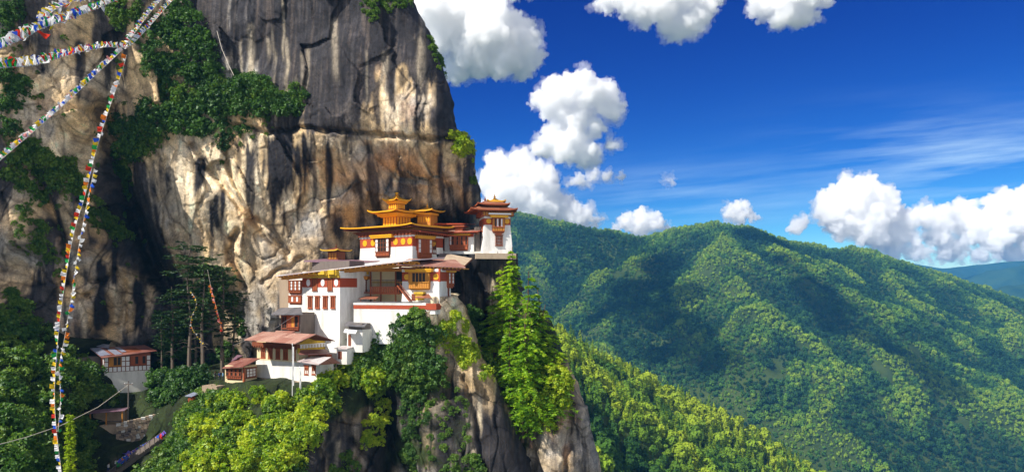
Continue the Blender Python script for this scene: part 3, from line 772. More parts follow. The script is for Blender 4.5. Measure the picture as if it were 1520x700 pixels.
# ------------------------------------------------------------------ haze: a closed box of thin air
hz = MB(); hz.box(-9700, 9700, -640, 9700, -903, 252)
m = bpy.data.materials.new('haze'); m.use_nodes = True; m.node_tree.nodes.clear()
ho = m.node_tree.nodes.new('ShaderNodeOutputMaterial'); hv = m.node_tree.nodes.new('ShaderNodeVolumePrincipled')
hv.inputs['Color'].default_value = (0.12, 0.50, 1.0, 1); hv.inputs['Density'].default_value = 0.00008; hv.inputs['Anisotropy'].default_value = 0.1
m.node_tree.links.new(hv.outputs[0], ho.inputs['Volume'])
tag(hz.build('haze', m), kind='stuff')

# ------------------------------------------------------------------ clouds: closed lumpy hulls filled with scattering droplets
def cloud(label, blobs, Y, dens=0.10, squash=1.0, levels=(16, 8), seed=1, name='cloud', voxel=0.7, disp=1.0):
    rr = random.Random(seed)
    k = Y / F
    sph = []
    for (px, py, r) in blobs:
        c = V3(px, py, Y) + Vector((0, rr.uniform(-.6, .6) * r * k, 0))
        sph.append((c, r * k * 0.86))
        for i in range(levels[0]):
            d = Vector((rr.gauss(0, 1), rr.gauss(0, 1), rr.gauss(0.15, 1) * squash)).normalized()
            q = r * k * rr.uniform(0.28, 0.52)
            c2 = c + d * (r * k * 0.86)
            sph.append((c2, q))
            for j in range(levels[1]):
                d2 = (d * 0.7 + Vector((rr.gauss(0, 1), rr.gauss(0, 1), rr.gauss(0.1, 1)))).normalized()
                q2 = q * rr.uniform(0.28, 0.5)
                sph.append((c2 + d2 * q * 0.95, q2))
    bm = bmesh.new(); bmesh.ops.create_icosphere(bm, subdivisions=2, radius=1)
    iv = np.array([v.co[:] for v in bm.verts]); bm.faces.ensure_lookup_table(); fi = np.array([[v.index for v in f.verts] for f in bm.faces]); bm.free()
    C = np.array([s_[0][:] for s_ in sph]); Rr = np.array([s_[1] for s_ in sph])
    Vv = C[:, None, :] + iv[None] * Rr[:, None, None] * np.array([1, 1, squash])
    Ff = (fi[None] + (np.arange(len(sph)) * len(iv))[:, None, None]).reshape(-1, 3)
    me = np_mesh('cloud', Vv, Ff)
    def remesh(src, vx):
        o = link('tmp', src)
        md = o.modifiers.new('r', 'REMESH'); md.mode = 'VOXEL'; md.voxel_size = vx
        sm = o.modifiers.new('s', 'SMOOTH'); sm.factor = 0.3; sm.iterations = 1
        res = bpy.data.meshes.new_from_object(o.evaluated_get(bpy.context.evaluated_depsgraph_get()))
        bpy.data.objects.remove(o); bpy.data.meshes.remove(src)
        return res
    def grow(me2, passes, seed, bias=0.55):
        for pi, pas in enumerate(passes):
            n = len(me2.vertices)
            A = np.empty(n * 3, np.float32); me2.vertices.foreach_get('co', A); A = A.reshape(-1, 3)
            Nn = np.empty(n * 3, np.float32); me2.vertices.foreach_get('normal', Nn); Nn = Nn.reshape(-1, 3)
            D = np.zeros(n)
            for wl, a in pas:
                D += a * disp * (np.abs(2 * vnoise(A / (wl * k) + seed * 3.3) - 1) * 1.3 - bias)
            A = A + Nn * (D * k)[:, None]
            me2.vertices.foreach_set('co', A.ravel().astype(np.float32)); me2.update()
            me2 = remesh(me2, voxel * k * 0.9)
        return me2
    def fill(me2, d, an):
        mt = bpy.data.materials.new('cloud_droplets'); mt.use_nodes = True; t = mt.node_tree; t.nodes.clear()
        out = t.nodes.new('ShaderNodeOutputMaterial'); pv = t.nodes.new('ShaderNodeVolumeScatter')
        pv.inputs['Color'].default_value = (1, 1, 1, 1); pv.inputs['Density'].default_value = d / k; pv.inputs['Anisotropy'].default_value = an
        t.links.new(pv.outputs[0], out.inputs['Volume'])
        me2.materials.clear(); me2.materials.append(mt)
        return me2
    base = remesh(me, voxel * k)
    fringe = base.copy()
    o = link(name, fill(grow(base, (((26, 4.0), (12, 4.0)), ((6, 3.2), (3.0, 1.9))), seed, 0.45), dens * 0.5, 0.1))
    # a torn, thin fringe round the dense body
    o2 = link('fringe', fill(grow(fringe, (((22, 11.0), (10, 9.0)), ((5, 5.0), (2.6, 2.4))), seed + 7, 0.38), dens * 0.13, 0.3), o)
    if label: tag(o, label, 'cloud', kind='thing')
    return o

CL = [
 ('large grey and white cloud touching the top edge beside the cliff', [(640, 10, 40), (690, 30, 46), (735, 55, 42), (768, 78, 32), (700, 85, 34), (735, 100, 24), (650, 55, 30), (775, 45, 22), (700, -15, 50), (760, -15, 26), (780, 102, 14), (675, 105, 18)], 5200, .22),
 ('tall ragged cloud tower in the blue sky above the chapel', [(822, 150, 24), (858, 134, 22), (882, 142, 26), (905, 160, 18), (850, 175, 28), (835, 212, 28), (865, 226, 22), (812, 218, 18), (885, 190, 14), (908, 214, 10), (880, 236, 14), (795, 155, 9)], 6500, .25),
 ('heaped white cloud rising behind the white chapel', [(742, 252, 22), (770, 246, 20), (728, 270, 16), (795, 275, 26), (760, 285, 26), (740, 300, 26), (810, 300, 22), (842, 318, 20), (868, 322, 14), (780, 318, 26), (850, 300, 10), (884, 328, 8), (825, 326, 18)], 9900, .3),
 ('small white cloud just above the ridge between chapel and peak', [(930, 328, 13), (952, 322, 13), (972, 330, 12), (990, 338, 8), (916, 336, 8), (950, 336, 14)], 10200, .3),
 ('small white cloud puff peeping over the mountain peak', [(1082, 316, 11), (1100, 310, 11), (1115, 319, 9), (1095, 322, 12)], 10200, .3),
 ('flat little cloud floating under the cloud tower', [(858, 268, 9), (880, 263, 9), (902, 262, 9), (920, 263, 7), (870, 273, 6), (850, 272, 5)], 7000, .22),
 ('wide cloud at the top edge in the middle of the sky', [(905, -4, 20), (940, 2, 26), (975, 14, 28), (1008, 34, 22), (1036, 26, 22), (1050, 4, 16), (1012, 52, 9), (1000, -10, 34), (955, -15, 26)], 5600, .22),
 ('smaller white cloud at the top edge over the right half', [(1136, 6, 20), (1165, 14, 24), (1195, 14, 22), (1218, 4, 14), (1180, -10, 28), (1215, 22, 7), (1150, 30, 9)], 5900, .22),
 ('huge cumulus bank over the right shoulder of the mountain', [(1232, 300, 19), (1258, 280, 19), (1290, 280, 20), (1270, 308, 30), (1312, 310, 26), (1245, 330, 22), (1290, 338, 30), (1340, 330, 20), (1375, 324, 18), (1335, 352, 24), (1400, 330, 20), (1440, 322, 22), (1475, 306, 18), (1505, 300, 20), (1540, 296, 26), (1575, 300, 30), (1500, 330, 28), (1450, 345, 20), (1550, 335, 34), (1395, 352, 18), (1226, 318, 14), (1360, 372, 15), (1420, 366, 18), (1470, 356, 22), (1525, 362, 20), (1400, 376, 10), (1450, 378, 10), (1500, 378, 12), (1330, 372, 9)], 11800, .3),
 ('small round cloud left of the huge cumulus bank', [(1182, 334, 9), (1194, 327, 8), (1175, 340, 5)], 10400, .3),
 ('low white cloud strip over the far blue hills', [(1400, 384, 8), (1425, 378, 10), (1450, 382, 9), (1480, 378, 10), (1510, 376, 10), (1540, 376, 12), (1380, 388, 5)], 13500, .2),
 ('tiny cloud scrap alone in the blue sky', [(992, 267, 5), (999, 269, 5), (986, 268, 3)], 9000, .15),
]
for i, (lab, bl, Y, de) in enumerate(CL):
    cloud(lab, bl, Y, de, seed=i + 3)

# added clouds, unseen behind the viewer's left shoulder, placed to shade two mountain flanks
def ray_hit(px, py, zat, y0, y1):
    Ys = np.linspace(y0, y1, 900); Xs = (px - 760) / F * Ys; Zs = (HZ - py) / F * Ys
    k = np.argmax(zat(Xs, Ys) >= Zs)
    return Vector((Xs[k], Ys[k], Zs[k]))
def shade_cloud(blobs, zc, seed):
    pts = []
    for px, py, r in blobs:
        P = ray_hit(px, py, mountain_z, 1000, 2900); pts.append((P + SUN * ((zc - P.z) / SUN.z), r * P.y / F))
    m = bpy.data.materials.get('cloud_droplets')
    b = bmesh.new()
    for c, r in pts: bmesh.ops.create_icosphere(b, subdivisions=4, radius=1, matrix=Matrix.Translation(c) @ Matrix.Diagonal((r, r, r * .45, 1)))
    me = bpy.data.meshes.new('cloud'); b.to_mesh(me); o = link('t', me); md = o.modifiers.new('r', 'REMESH'); md.mode = 'VOXEL'; md.voxel_size = 12
    me2 = bpy.data.meshes.new_from_object(o.evaluated_get(bpy.context.evaluated_depsgraph_get())); bpy.data.objects.remove(o)
    n = len(me2.vertices); A = np.empty(n * 3, np.float32); me2.vertices.foreach_get('co', A); A = A.reshape(-1, 3); Nn = np.empty(n * 3, np.float32); me2.vertices.foreach_get('normal', Nn)
    A = A + Nn.reshape(-1, 3) * (60 * fbm(A / 130.0 + seed, 4))[:, None]; me2.vertices.foreach_set('co', A.astype(np.float32).ravel()); me2.update()
    mt = bpy.data.materials.new('cloud_droplets'); mt.use_nodes = True; t = mt.node_tree; t.nodes.clear()
    out = t.nodes.new('ShaderNodeOutputMaterial'); pv = t.nodes.new('ShaderNodeVolumeScatter'); pv.inputs['Density'].default_value = 0.09; pv.inputs['Color'].default_value = (1, 1, 1, 1)
    t.links.new(pv.outputs[0], out.inputs['Volume']); me2.materials.clear(); me2.materials.append(mt)
    tag(link('shadow_cloud', me2), kind='stuff')
shade_cloud([(985, 395, 34), (960, 430, 42), (930, 455, 46), (900, 470, 38), (985, 470, 48), (1030, 500, 48), (1065, 535, 42), (1010, 440, 42), (1000, 520, 40)], 1500, 3)
shade_cloud([(1130, 350, 20), (1165, 385, 26), (1200, 425, 28), (1235, 460, 32), (1280, 495, 36), (1325, 525, 36), (1370, 550, 32), (1400, 575, 26), (1250, 490, 26)], 1500, 8)

# ------------------------------------------------------------------ plants
def quads_from(C, U, W):
    """leaf quads (pointed at both ends): centres C, half-length vectors U, half-width vectors W"""
    V = np.stack([C - U, C + W - 0.15 * U, C + U, C - W - 0.15 * U], 1).reshape(-1, 3)
    Q = np.arange(len(V)).reshape(-1, 4)
    return V, Q

def unit(a): return a / (np.linalg.norm(a, axis=-1, keepdims=True) + 1e-9)

def bush_arrays(seed, n_sub=34, per=34, leaf=0.2, flat=0.8):
    r_ = np.random.default_rng(seed)
    d = unit(r_.normal(size=(n_sub, 3)) + np.array([0, 0, 0.45]))
    rad = r_.uniform(0.45, 1.0, n_sub) * (0.75 + 0.5 * vnoise(d * 1.7 + seed))
    c = d * rad[:, None] * np.array([1, 1, flat])
    cr = r_.uniform(0.16, 0.34, n_sub)
    ld = unit(r_.normal(size=(n_sub, per, 3)) + 0.9 * d[:, None, :] + np.array([0, 0, 0.35]))
    C = (c[:, None] + ld * cr[:, None, None] * r_.uniform(0.55, 1.1, (n_sub, per, 1))).reshape(-1, 3)
    nrm = unit(ld.reshape(-1, 3) + 0.5 * r_.normal(size=C.shape) + np.array([0, 0, 0.5]))
    t = unit(np.cross(nrm, r_.normal(size=C.shape)))
    b = np.cross(nrm, t)
    s = leaf * r_.uniform(0.55, 1.2, (len(C), 1))
    # sprigs that stick out of the outline
    k = 26
    sd = unit(r_.normal(size=(k, 3)) + np.array([0, 0, 0.8])); n_ = 9
    tt = np.linspace(0.5, 1.0, n_)[None, :, None] * r_.uniform(0.95, 1.4, (k, 1, 1))
    C2 = (sd[:, None] * tt * np.array([1, 1, flat]) + 0.05 * r_.normal(size=(k, n_, 3))).reshape(-1, 3)
    u2 = unit(np.repeat(sd, n_, 0) + 0.8 * r_.normal(size=C2.shape)); w2 = unit(np.cross(u2, np.array([0, 0, 1.0]) + 0.6 * r_.normal(size=C2.shape)))
    s2 = leaf * r_.uniform(0.5, 1.0, (len(C2), 1))
    return quads_from(np.r_[C, C2], np.r_[t * s, u2 * s2], np.r_[b * s * 0.55, w2 * s2 * 0.5])

BUSH = [bush_arrays(100 + k, leaf=(0.10, 0.13, 0.17, 0.12, 0.15, 0.11, 0.19)[k], flat=0.75 + 0.1 * (k % 3)) for k in range(7)]

def conifer_arrays(h, r, seed, z0=0.1, spacing=0.85, nb=6, leaf=0.42, droop=0.25, shape=0.85, per=24, top_flat=False, gap=0.0):
    r_ = np.random.default_rng(seed)
    Cs, Us, Ws = [], [], []
    z = z0 * h
    while z < h * 0.985:
        q = (z - z0 * h) / (h - z0 * h)
        if top_flat:
            L0 = r * (0.35 + 0.75 * math.sin(min(1, q * 1.12) * math.pi * 0.62)) * (1 if q < 0.92 else 0.75)
        else:
            L0 = r * (1 - q) ** shape * min(1, 0.55 + q * 3) + 0.25
        if r_.random() > gap:
            for k in range(nb):
                L = L0 * r_.uniform(0.45, 1.28)
                az = r_.uniform(0, 2 * math.pi)
                d = np.array([math.cos(az), math.sin(az), 0]); s = np.array([-math.sin(az), math.cos(az), 0])
                n = max(5, int(per * (0.35 + L / r * 0.8)))
                t = r_.uniform(0.12, 1.0, n) ** 0.75
                lat = r_.uniform(-1, 1, n) * 0.34 * L * (1.05 - t) ** 0.7 * (0.35 + t)
                rise = r_.uniform(-0.05, 0.3)
                zz = z + L * (rise * t - droop * t * t * 1.3) + r_.normal(0, 0.07, n) - np.abs(lat) * 0.12
                C = d * (t * L)[:, None] + s * lat[:, None]; C[:, 2] = zz
                ang = r_.normal(0, 0.55, n) + np.sign(lat) * 0.7
                u = d * np.cos(ang)[:, None] + s * np.sin(ang)[:, None]
                u[:, 2] += r_.normal(-0.12, 0.25, n)
                u = unit(u)
                w = unit(np.cross(u, np.array([0, 0, 1.0]) + 0.55 * r_.normal(size=(n, 3))))
                sz = leaf * r_.uniform(0.6, 1.2, (n, 1))
                Cs.append(C); Us.append(u * sz); Ws.append(w * sz * 0.42)
        z += spacing * r_.uniform(0.75, 1.25)
    return quads_from(np.concatenate(Cs), np.concatenate(Us), np.concatenate(Ws))

def trunk_mesh(h, r0, seed, bend=0.3, limbs=0, z0=0.3, limb_len=2.0):
    rr = random.Random(seed)
    b = MB()
    pts = [Vector((bend * math.sin(k * 0.9 + seed) * k / 8, bend * math.cos(k * 1.3 + seed) * k / 8, h * k / 8 - (0.6 if k == 0 else 0))) for k in range(9)]
    b.tube(pts, [r0 * (1.35 if k == 0 else 1) * (1 - 0.9 * k / 8) + 0.02 for k in range(9)], 7)
    for i in range(limbs):
        z = h * rr.uniform(z0, 0.95); az = rr.uniform(0, 6.283); L = limb_len * rr.uniform(0.5, 1) * (1.1 - z / h * 0.7)
        k = min(7, int(z / h * 8)); p = pts[k].lerp(pts[k + 1], z / h * 8 - k)
        d = Vector((math.cos(az), math.sin(az), 0))
        b.tube([p, p + d * L * 0.5 + Vector((0, 0, 0.12 * L)), p + d * L + Vector((0, 0, -0.02 * L))], [0.05 + 0.03 * L / 2, 0.045, 0.015], 4)
    return b.mesh('trunk')

def place_tree(name, label, cat, group, loc, crown_me, trunk_me, crown_mat=None, rz=0.0, sc=1.0):
    e = empty(name, loc, rz); e.scale = (sc, sc, sc)
    tag(e, label, cat, group)
    link('trunk', trunk_me, e); link('crown', crown_me, e)
    return e

def surf(grid, px, py):
    a = (grid[0] - px) ** 2 + (grid[1] - py) ** 2
    k = np.unravel_index(np.argmin(a), a.shape)
    return grid[2][k]
cliff_s = tuple(a[::2, ::2] for a in cliff_g); side_s = tuple(a[::2, ::2] for a in side_g)

# bright pines in the ravine under the chapel
pine_mes = []
for k, (h, r) in enumerate(((30, 5.4), (27, 5.0), (22, 4.8))):
    v, q = conifer_arrays(h, r, 40 + k, 0.10, 0.74, 7, 0.36, 0.30, 0.78, 46, gap=0.05)
    me = np_mesh('crown', v, q); me.materials.append(M['leaf_pine'])
    tm = trunk_mesh(h, 0.34, k, 0.5, 26, 0.1, 3.0); tm.materials.append(M['bark_brown'])
    pine_mes.append((h, me, tm))
PINES = [(752, 366, 604, 155.5, 0, 'tallest bright green pine, its tip against the foot of the white chapel'), (786, 402, 645, 152, 1, 'bright green pine at the outer edge of the ravine clump, pointed tip against the forest'),
         (772, 384, 640, 154, 0, 'tall green pine between the tallest pine and the outer pointed pine'), (733, 424, 612, 157, 2, 'green pine closest to the dark ravine wall below the chapel'),
         (806, 452, 648, 151, 2, 'smaller pine on the outer flank of the ravine clump above the crag'), (760, 462, 640, 149.5, 1, 'green pine at the front of the ravine clump, hiding other trunks'),
         (742, 392, 610, 157.5, 1, 'green pine squeezed between the tallest pine and the ravine wall'), (796, 428, 645, 153.5, 1, 'green pine just behind the outer pointed pine'), (776, 440, 650, 148.5, 2, 'front pine filling the middle of the ravine clump'),
         (822, 520, 640, 150, 2, 'short green pine rooted beside the bare crag edge'), (788, 500, 660, 147.5, 2, 'low front pine overlapping the trunks of the ravine clump')]
for px, pt, pb, Y, k, lab in PINES:
    h, me, tm = pine_mes[k]
    b = at(px, pb, Y); H = (pb - pt) / F * Y
    pt_ = place_tree('pine_tree', lab, 'tree', 'bright pines in the ravine under the chapel', b, me, tm, rz=random.uniform(0, 6.28), sc=H / h)
    w_ = random.uniform(.9, 1.3); pt_.scale = (pt_.scale[0] * w_, pt_.scale[1] * w_, pt_.scale[2]); pt_.rotation_euler = (random.uniform(-.05, .05), random.uniform(-.05, .05), pt_.rotation_euler[2])

# dark cedars on the left, in front of the cliff
ced = []
for k, (h, r, z0) in enumerate(((27, 4.4, 0.42), (24, 4.0, 0.30))):
    v, q = conifer_arrays(h, r, 60 + k, z0, 0.95, 7, 0.37, 0.10, 0.8, 32, True, gap=0.12)
    me = np_mesh('crown', v, q); me.materials.append(M['leaf_cedar'])
    tm = trunk_mesh(h, 0.42, k + 5, 0.4, 34, 0.25, 3.2); tm.materials.append(M['bark'])
    ced.append((h, me, tm))
for px, pt, pb, Y, k, lab in [(281, 361, 572, 157, 0, 'tall dark cedar with bare pale trunk and flat layered top, standing before the tan cliff'), (301, 378, 572, 155.5, 0, 'second tall bare-trunked dark cedar, just beside the flat-topped one'),
                              (330, 392, 566, 160, 1, 'dark cedar behind the tall pair, nearest the small timber house'), (256, 425, 572, 161, 1, 'dark cedar behind the tall pair, nearest the white hut'), (347, 428, 562, 163, 1, 'shorter dark cedar against the cliff above the small timber house'),
                              (290, 440, 570, 163, 1, 'shorter dark cedar half hidden behind the two tall trunks'), (240, 470, 566, 163, 1, 'low dark cedar at the mouth of the cliff cleft')]:
    h, me, tm = ced[k]
    place_tree('cedar_tree', lab, 'tree', 'dark cedars left of the monastery', at(px, pb, Y), me, tm, rz=random.uniform(0, 6.28), sc=(pb - pt) / F * Y / h)

# a thin bright sapling near the viewer
sb_ = surf(side_s, 106, 900); sh_ = float((HZ - 611) / F * sb_[1] - sb_[2])
v, q = conifer_arrays(sh_, 0.62, 91, 0.03, 0.20, 8, 0.17, 0.02, 0.30, 15)
me = np_mesh('crown', v, q); me.materials.append(M['leaf_lime'])
tm = trunk_mesh(sh_, 0.11, 4, 0.08, 16, 0.1, 1.5); tm.materials.append(M['bark_brown'])
place_tree('sapling', 'slender yellow-green spire of a young conifer at the bottom edge', 'tree', None, sb_, me, tm)

# shrubs: scattered over real surfaces; the 280 that show largest are things, the rest is undergrowth
def in_poly(x, y, poly):
    c = False
    for i in range(len(poly)):
        (x0, y0), (x1, y1) = poly[i], poly[i - 1]
        if (y0 > y) != (y1 > y) and x < (x1 - x0) * (y - y0) / (y1 - y0) + x0: c = not c
    return c
ZONES = [
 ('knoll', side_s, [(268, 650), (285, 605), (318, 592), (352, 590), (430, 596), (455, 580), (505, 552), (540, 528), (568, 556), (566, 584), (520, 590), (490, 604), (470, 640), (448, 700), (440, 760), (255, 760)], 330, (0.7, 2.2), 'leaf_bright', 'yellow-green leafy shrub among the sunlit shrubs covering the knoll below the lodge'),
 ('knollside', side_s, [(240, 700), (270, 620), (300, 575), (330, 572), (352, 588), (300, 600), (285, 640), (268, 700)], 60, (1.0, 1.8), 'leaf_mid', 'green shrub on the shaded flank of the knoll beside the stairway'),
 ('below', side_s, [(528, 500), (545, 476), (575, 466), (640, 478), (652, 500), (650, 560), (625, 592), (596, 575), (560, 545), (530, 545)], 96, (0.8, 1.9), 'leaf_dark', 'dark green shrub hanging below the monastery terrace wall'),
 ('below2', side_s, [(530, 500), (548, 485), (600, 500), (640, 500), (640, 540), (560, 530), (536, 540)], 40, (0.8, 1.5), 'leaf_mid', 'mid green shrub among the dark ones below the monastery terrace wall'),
 ('moss2', side_s, [(590, 560), (690, 570), (700, 640), (690, 700), (600, 700)], 80, (0.3, 0.8), 'leaf_mid', 'small green tuft on the grey rock face of the spur'),
 ('shedside', side_s, [(500, 572), (512, 548), (524, 520), (540, 494), (552, 500), (548, 540), (530, 566)], 34, (0.8, 1.4), 'leaf_mid', 'green shrub around the little sheds below the terrace wall'),
 ('spur', side_s, [(648, 500), (664, 462), (690, 470), (708, 520), (732, 560), (712, 566), (690, 545), (668, 530)], 46, (0.6, 1.25), 'leaf_bright', 'bright shrub clinging to the pale crest of the spur below the monastery corner'),
 ('moss', side_s, [(590, 560), (650, 560), (640, 600), (610, 690), (596, 690), (600, 620)], 60, (0.4, 0.9), 'leaf_dark', 'small dark tuft rooted in the grey rock face of the spur'),
 ('hill', side_s, [(0, 486), (60, 492), (125, 530), (150, 572), (185, 590), (270, 606), (262, 700), (262, 780), (-30, 780), (-30, 486)], 330, (1.2, 2.5), 'leaf_mid', 'green shrub among the shaded thicket on the slope below the white hut'),
 ('cedars', side_s, [(225, 560), (260, 556), (350, 552), (352, 566), (300, 576), (240, 600)], 34, (1.4, 2.4), 'leaf_dark', 'dark shrub at the foot of the tall cedars'),
 ('cedarcliff', cliff_s, [(230, 450), (262, 400), (350, 400), (362, 500), (352, 552), (235, 556)], 42, (1.2, 2.2), 'leaf_dark', 'dark shrub on the rock behind the tall cedars'),
 ('ledge', cliff_s, [(222, 24), (276, 4), (300, 56), (328, 104), (395, 126), (462, 148), (458, 168), (404, 172), (362, 200), (336, 216), (296, 196), (252, 186), (205, 232), (182, 252), (190, 184), (232, 150), (218, 96)], 300, (1.1, 2.2), 'leaf_dark', 'dark green shrub in the hanging thicket on the high cliff ledge'),
 ('ledge2', cliff_s, [(340, 110), (460, 145), (450, 165), (390, 160), (300, 150), (230, 220), (190, 250), (215, 180), (280, 120)], 70, (0.9, 1.6), 'leaf_mid', 'lighter green shrub in the hanging thicket on the high cliff ledge'),
 ('left', cliff_s, [(14, 216), (58, 210), (112, 246), (128, 286), (62, 300), (10, 262)], 80, (0.8, 1.7), 'leaf_mid', 'green shrub on the cliff ledge beside the hanging flag line'),
 ('left2', cliff_s, [(118, 288), (150, 300), (198, 352), (176, 360), (134, 330)], 46, (0.7, 1.4), 'leaf_mid', 'green shrub in the cliff gully right of the hanging flag line'),
 ('left3', cliff_s, [(0, 100), (34, 112), (48, 150), (22, 200), (0, 210)], 30, (0.8, 1.5), 'leaf_dark', 'dark shrub on the cliff under the thick flag garlands'),
 ('left4', cliff_s, [(38, 300), (70, 340), (92, 372), (86, 420), (56, 400), (20, 330)], 30, (0.6, 1.3), 'leaf_mid', 'green shrub on the mossy rock below the flag-line ledge'),
 ('left5', cliff_s, [(0, 430), (30, 436), (60, 480), (0, 490)], 24, (0.8, 1.5), 'leaf_mid', 'green shrub at the foot of the cliff near the frame edge'),
 ('left6', cliff_s, [(158, 0), (205, 0), (206, 28), (170, 44)], 24, (0.7, 1.3), 'leaf_mid', 'green shrub high on the cliff where the flag lines pass'),
 ('left7', cliff_s, [(0, 10), (30, 0), (40, 40), (10, 60)], 14, (0.8, 1.4), 'leaf_dark', 'dark shrub in the top corner of the cliff'),
 ('gully', cliff_s, [(165, 170), (186, 168), (200, 230), (190, 300), (172, 260)], 40, (0.7, 1.4), 'leaf_dark', 'dark shrub in the steep cleft of the cliff'),
 ('cracks', cliff_s, [(10, 60), (150, 20), (210, 150), (235, 300), (225, 470), (60, 480), (10, 400)], 120, (0.25, 0.75), 'leaf_mid', 'small grassy tuft growing in a crack of the cliff at the frame side'),
 ('cracks2', cliff_s, [(235, 230), (300, 215), (340, 190), (470, 170), (500, 190), (420, 205), (300, 260)], 40, (0.25, 0.6), 'leaf_mid', 'small grassy tuft along the ledge line of the pale cliff'),
 ('brow', cliff_s, [(662, 198), (690, 198), (706, 222), (698, 246), (684, 232)], 46, (0.45, 0.95), 'leaf_bright', 'bright mossy shrub on the overhanging brow of the cliff'),
 ('brow2', cliff_s, [(694, 262), (708, 262), (708, 276), (698, 272)], 9, (0.4, 0.8), 'leaf_mid', 'small shrub on the rock nose above the chapel'),
 ('crown', cliff_s, [(535, 4), (600, -4), (612, 8), (560, 24), (548, 40)], 34, (0.4, 0.9), 'leaf_mid', 'small shrub on the dark crown of the cliff'),
 ('rim', cliff_s, [(632, 48), (645, 60), (662, 112), (652, 112)], 24, (0.4, 0.8), 'leaf_mid', 'small shrub along the skyline rim of the cliff'),
 ('low', side_s, [(548, 612), (572, 596), (576, 640), (548, 668), (536, 660)], 26, (0.6, 1.2), 'leaf_bright', 'bright shrub on the narrow ledge of the lower rock wall'),
 ('low2', side_s, [(486, 690), (512, 672), (526, 690), (520, 720), (486, 720)], 16, (0.7, 1.3), 'leaf_mid', 'green shrub low on the brown rock at the bottom edge'),
 ('low3', side_s, [(582, 690), (606, 672), (624, 700), (600, 730), (580, 720)], 16, (0.6, 1.2), 'leaf_mid', 'green shrub at the bottom edge below the grey spur'),
 ('low4', side_s, [(664, 684), (700, 674), (720, 700), (700, 720), (668, 720)], 18, (0.6, 1.1), 'leaf_mid', 'green shrub at the bottom edge right of the grey spur face'),
]
YARD = [(300, 550), (358, 550), (358, 590), (330, 590), (303, 586)]
STAIRS = [(124, 590), (200, 596), (268, 606), (268, 650), (205, 716), (140, 730), (140, 664), (124, 640)]
shrubs = []
rs = random.Random(11)
for zn, grid, poly, n, (s0, s1), mat, lab in ZONES:
    xs = [p[0] for p in poly]; ys = [p[1] for p in poly]
    k = 0
    while k < n:
        x, y = rs.uniform(min(xs), max(xs)), rs.uniform(min(ys), max(ys))
        if not in_poly(x, y, poly) or (zn == 'hill' and in_poly(x, y, STAIRS)) or (zn in ('cedars', 'knoll', 'knollside') and in_poly(x, y, YARD)): continue
        k += 1
        s = rs.uniform(s0, s1) * (1 if rs.random() > 0.15 else 1.25)
        P = surf(grid, x, y)
        if zn in ('cracks', 'cracks2') and fbm(P / 6.0 + 9, 2) < 0.05: continue
        if zn in ('knoll', 'hill', 'ledge') and fbm(P / 3.2 + 5, 2) < -0.22: continue
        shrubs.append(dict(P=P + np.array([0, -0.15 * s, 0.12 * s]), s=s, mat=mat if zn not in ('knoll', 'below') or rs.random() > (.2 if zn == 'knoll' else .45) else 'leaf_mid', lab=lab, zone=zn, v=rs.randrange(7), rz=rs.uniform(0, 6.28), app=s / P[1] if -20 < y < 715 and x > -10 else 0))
# bushes in the ravine and on the crag
for x0, x1, y0, y1, Ya, Yb, n, mat, lab in [(700, 775, 520, 640, 150, 157, 60, 'leaf_mid', 'shady shrub between the pine trunks in the ravine'), (770, 846, 545, 640, 147, 150, 44, 'leaf_bright', 'bright shrub on the crag beside the pines'), (690, 712, 455, 560, 158, 161, 14, 'leaf_dark', 'dark shrub on the ravine wall')]:
    for k in range(n):
        x, y = rs.uniform(x0, x1), rs.uniform(y0, y1)
        if x > 820 and y > 600: y -= 60
        shrubs.append(dict(P=at(x, y, rs.uniform(Ya, Yb)), s=rs.uniform(0.8, 1.6), mat=mat, lab=lab, zone='ravine', v=rs.randrange(7), rz=rs.uniform(0, 6.28), app=0.006))
shrubs.sort(key=lambda d: -d['app'])
bush_me = {}
def bush_mesh(v, mat):
    if (v, mat) not in bush_me:
        me = np_mesh('foliage', *BUSH[v]); me.materials.append(M[mat]); bush_me[(v, mat)] = me
    return bush_me[(v, mat)]
for d in shrubs[:285]:
    o = link('shrub', bush_mesh(d['v'], d['mat']))
    o.location = d['P']; o.rotation_euler = (0, 0, d['rz']); o.scale = (d['s'],) * 3
    tag(o, d['lab'], 'shrub', {'knoll': 'sunlit shrubs on the knoll', 'hill': 'shaded thicket on the slope'}.get(d['zone'], 'shrubs: ' + d['lab']))
rest = {}
for d in shrubs[285:]:
    v, q = BUSH[d['v']]
    c, s_ = math.cos(d['rz']), math.sin(d['rz'])
    Rm = np.array([[c, -s_, 0], [s_, c, 0], [0, 0, 1]])
    rest.setdefault(d['mat'], []).append((v @ Rm.T) * d['s'] + d['P'])
mats = list(rest)
Vv = np.concatenate([np.concatenate(rest[m_]) for m_ in mats])
me = np_mesh('undergrowth', Vv, np.arange(len(Vv)).reshape(-1, 4))
mi = np.concatenate([np.full(sum(len(a) for a in rest[m_]) // 4, k, np.int32) for k, m_ in enumerate(mats)])
me.polygons.foreach_set('material_index', mi)
tag(link('undergrowth', me, None, [M[m_] for m_ in mats]), kind='stuff')

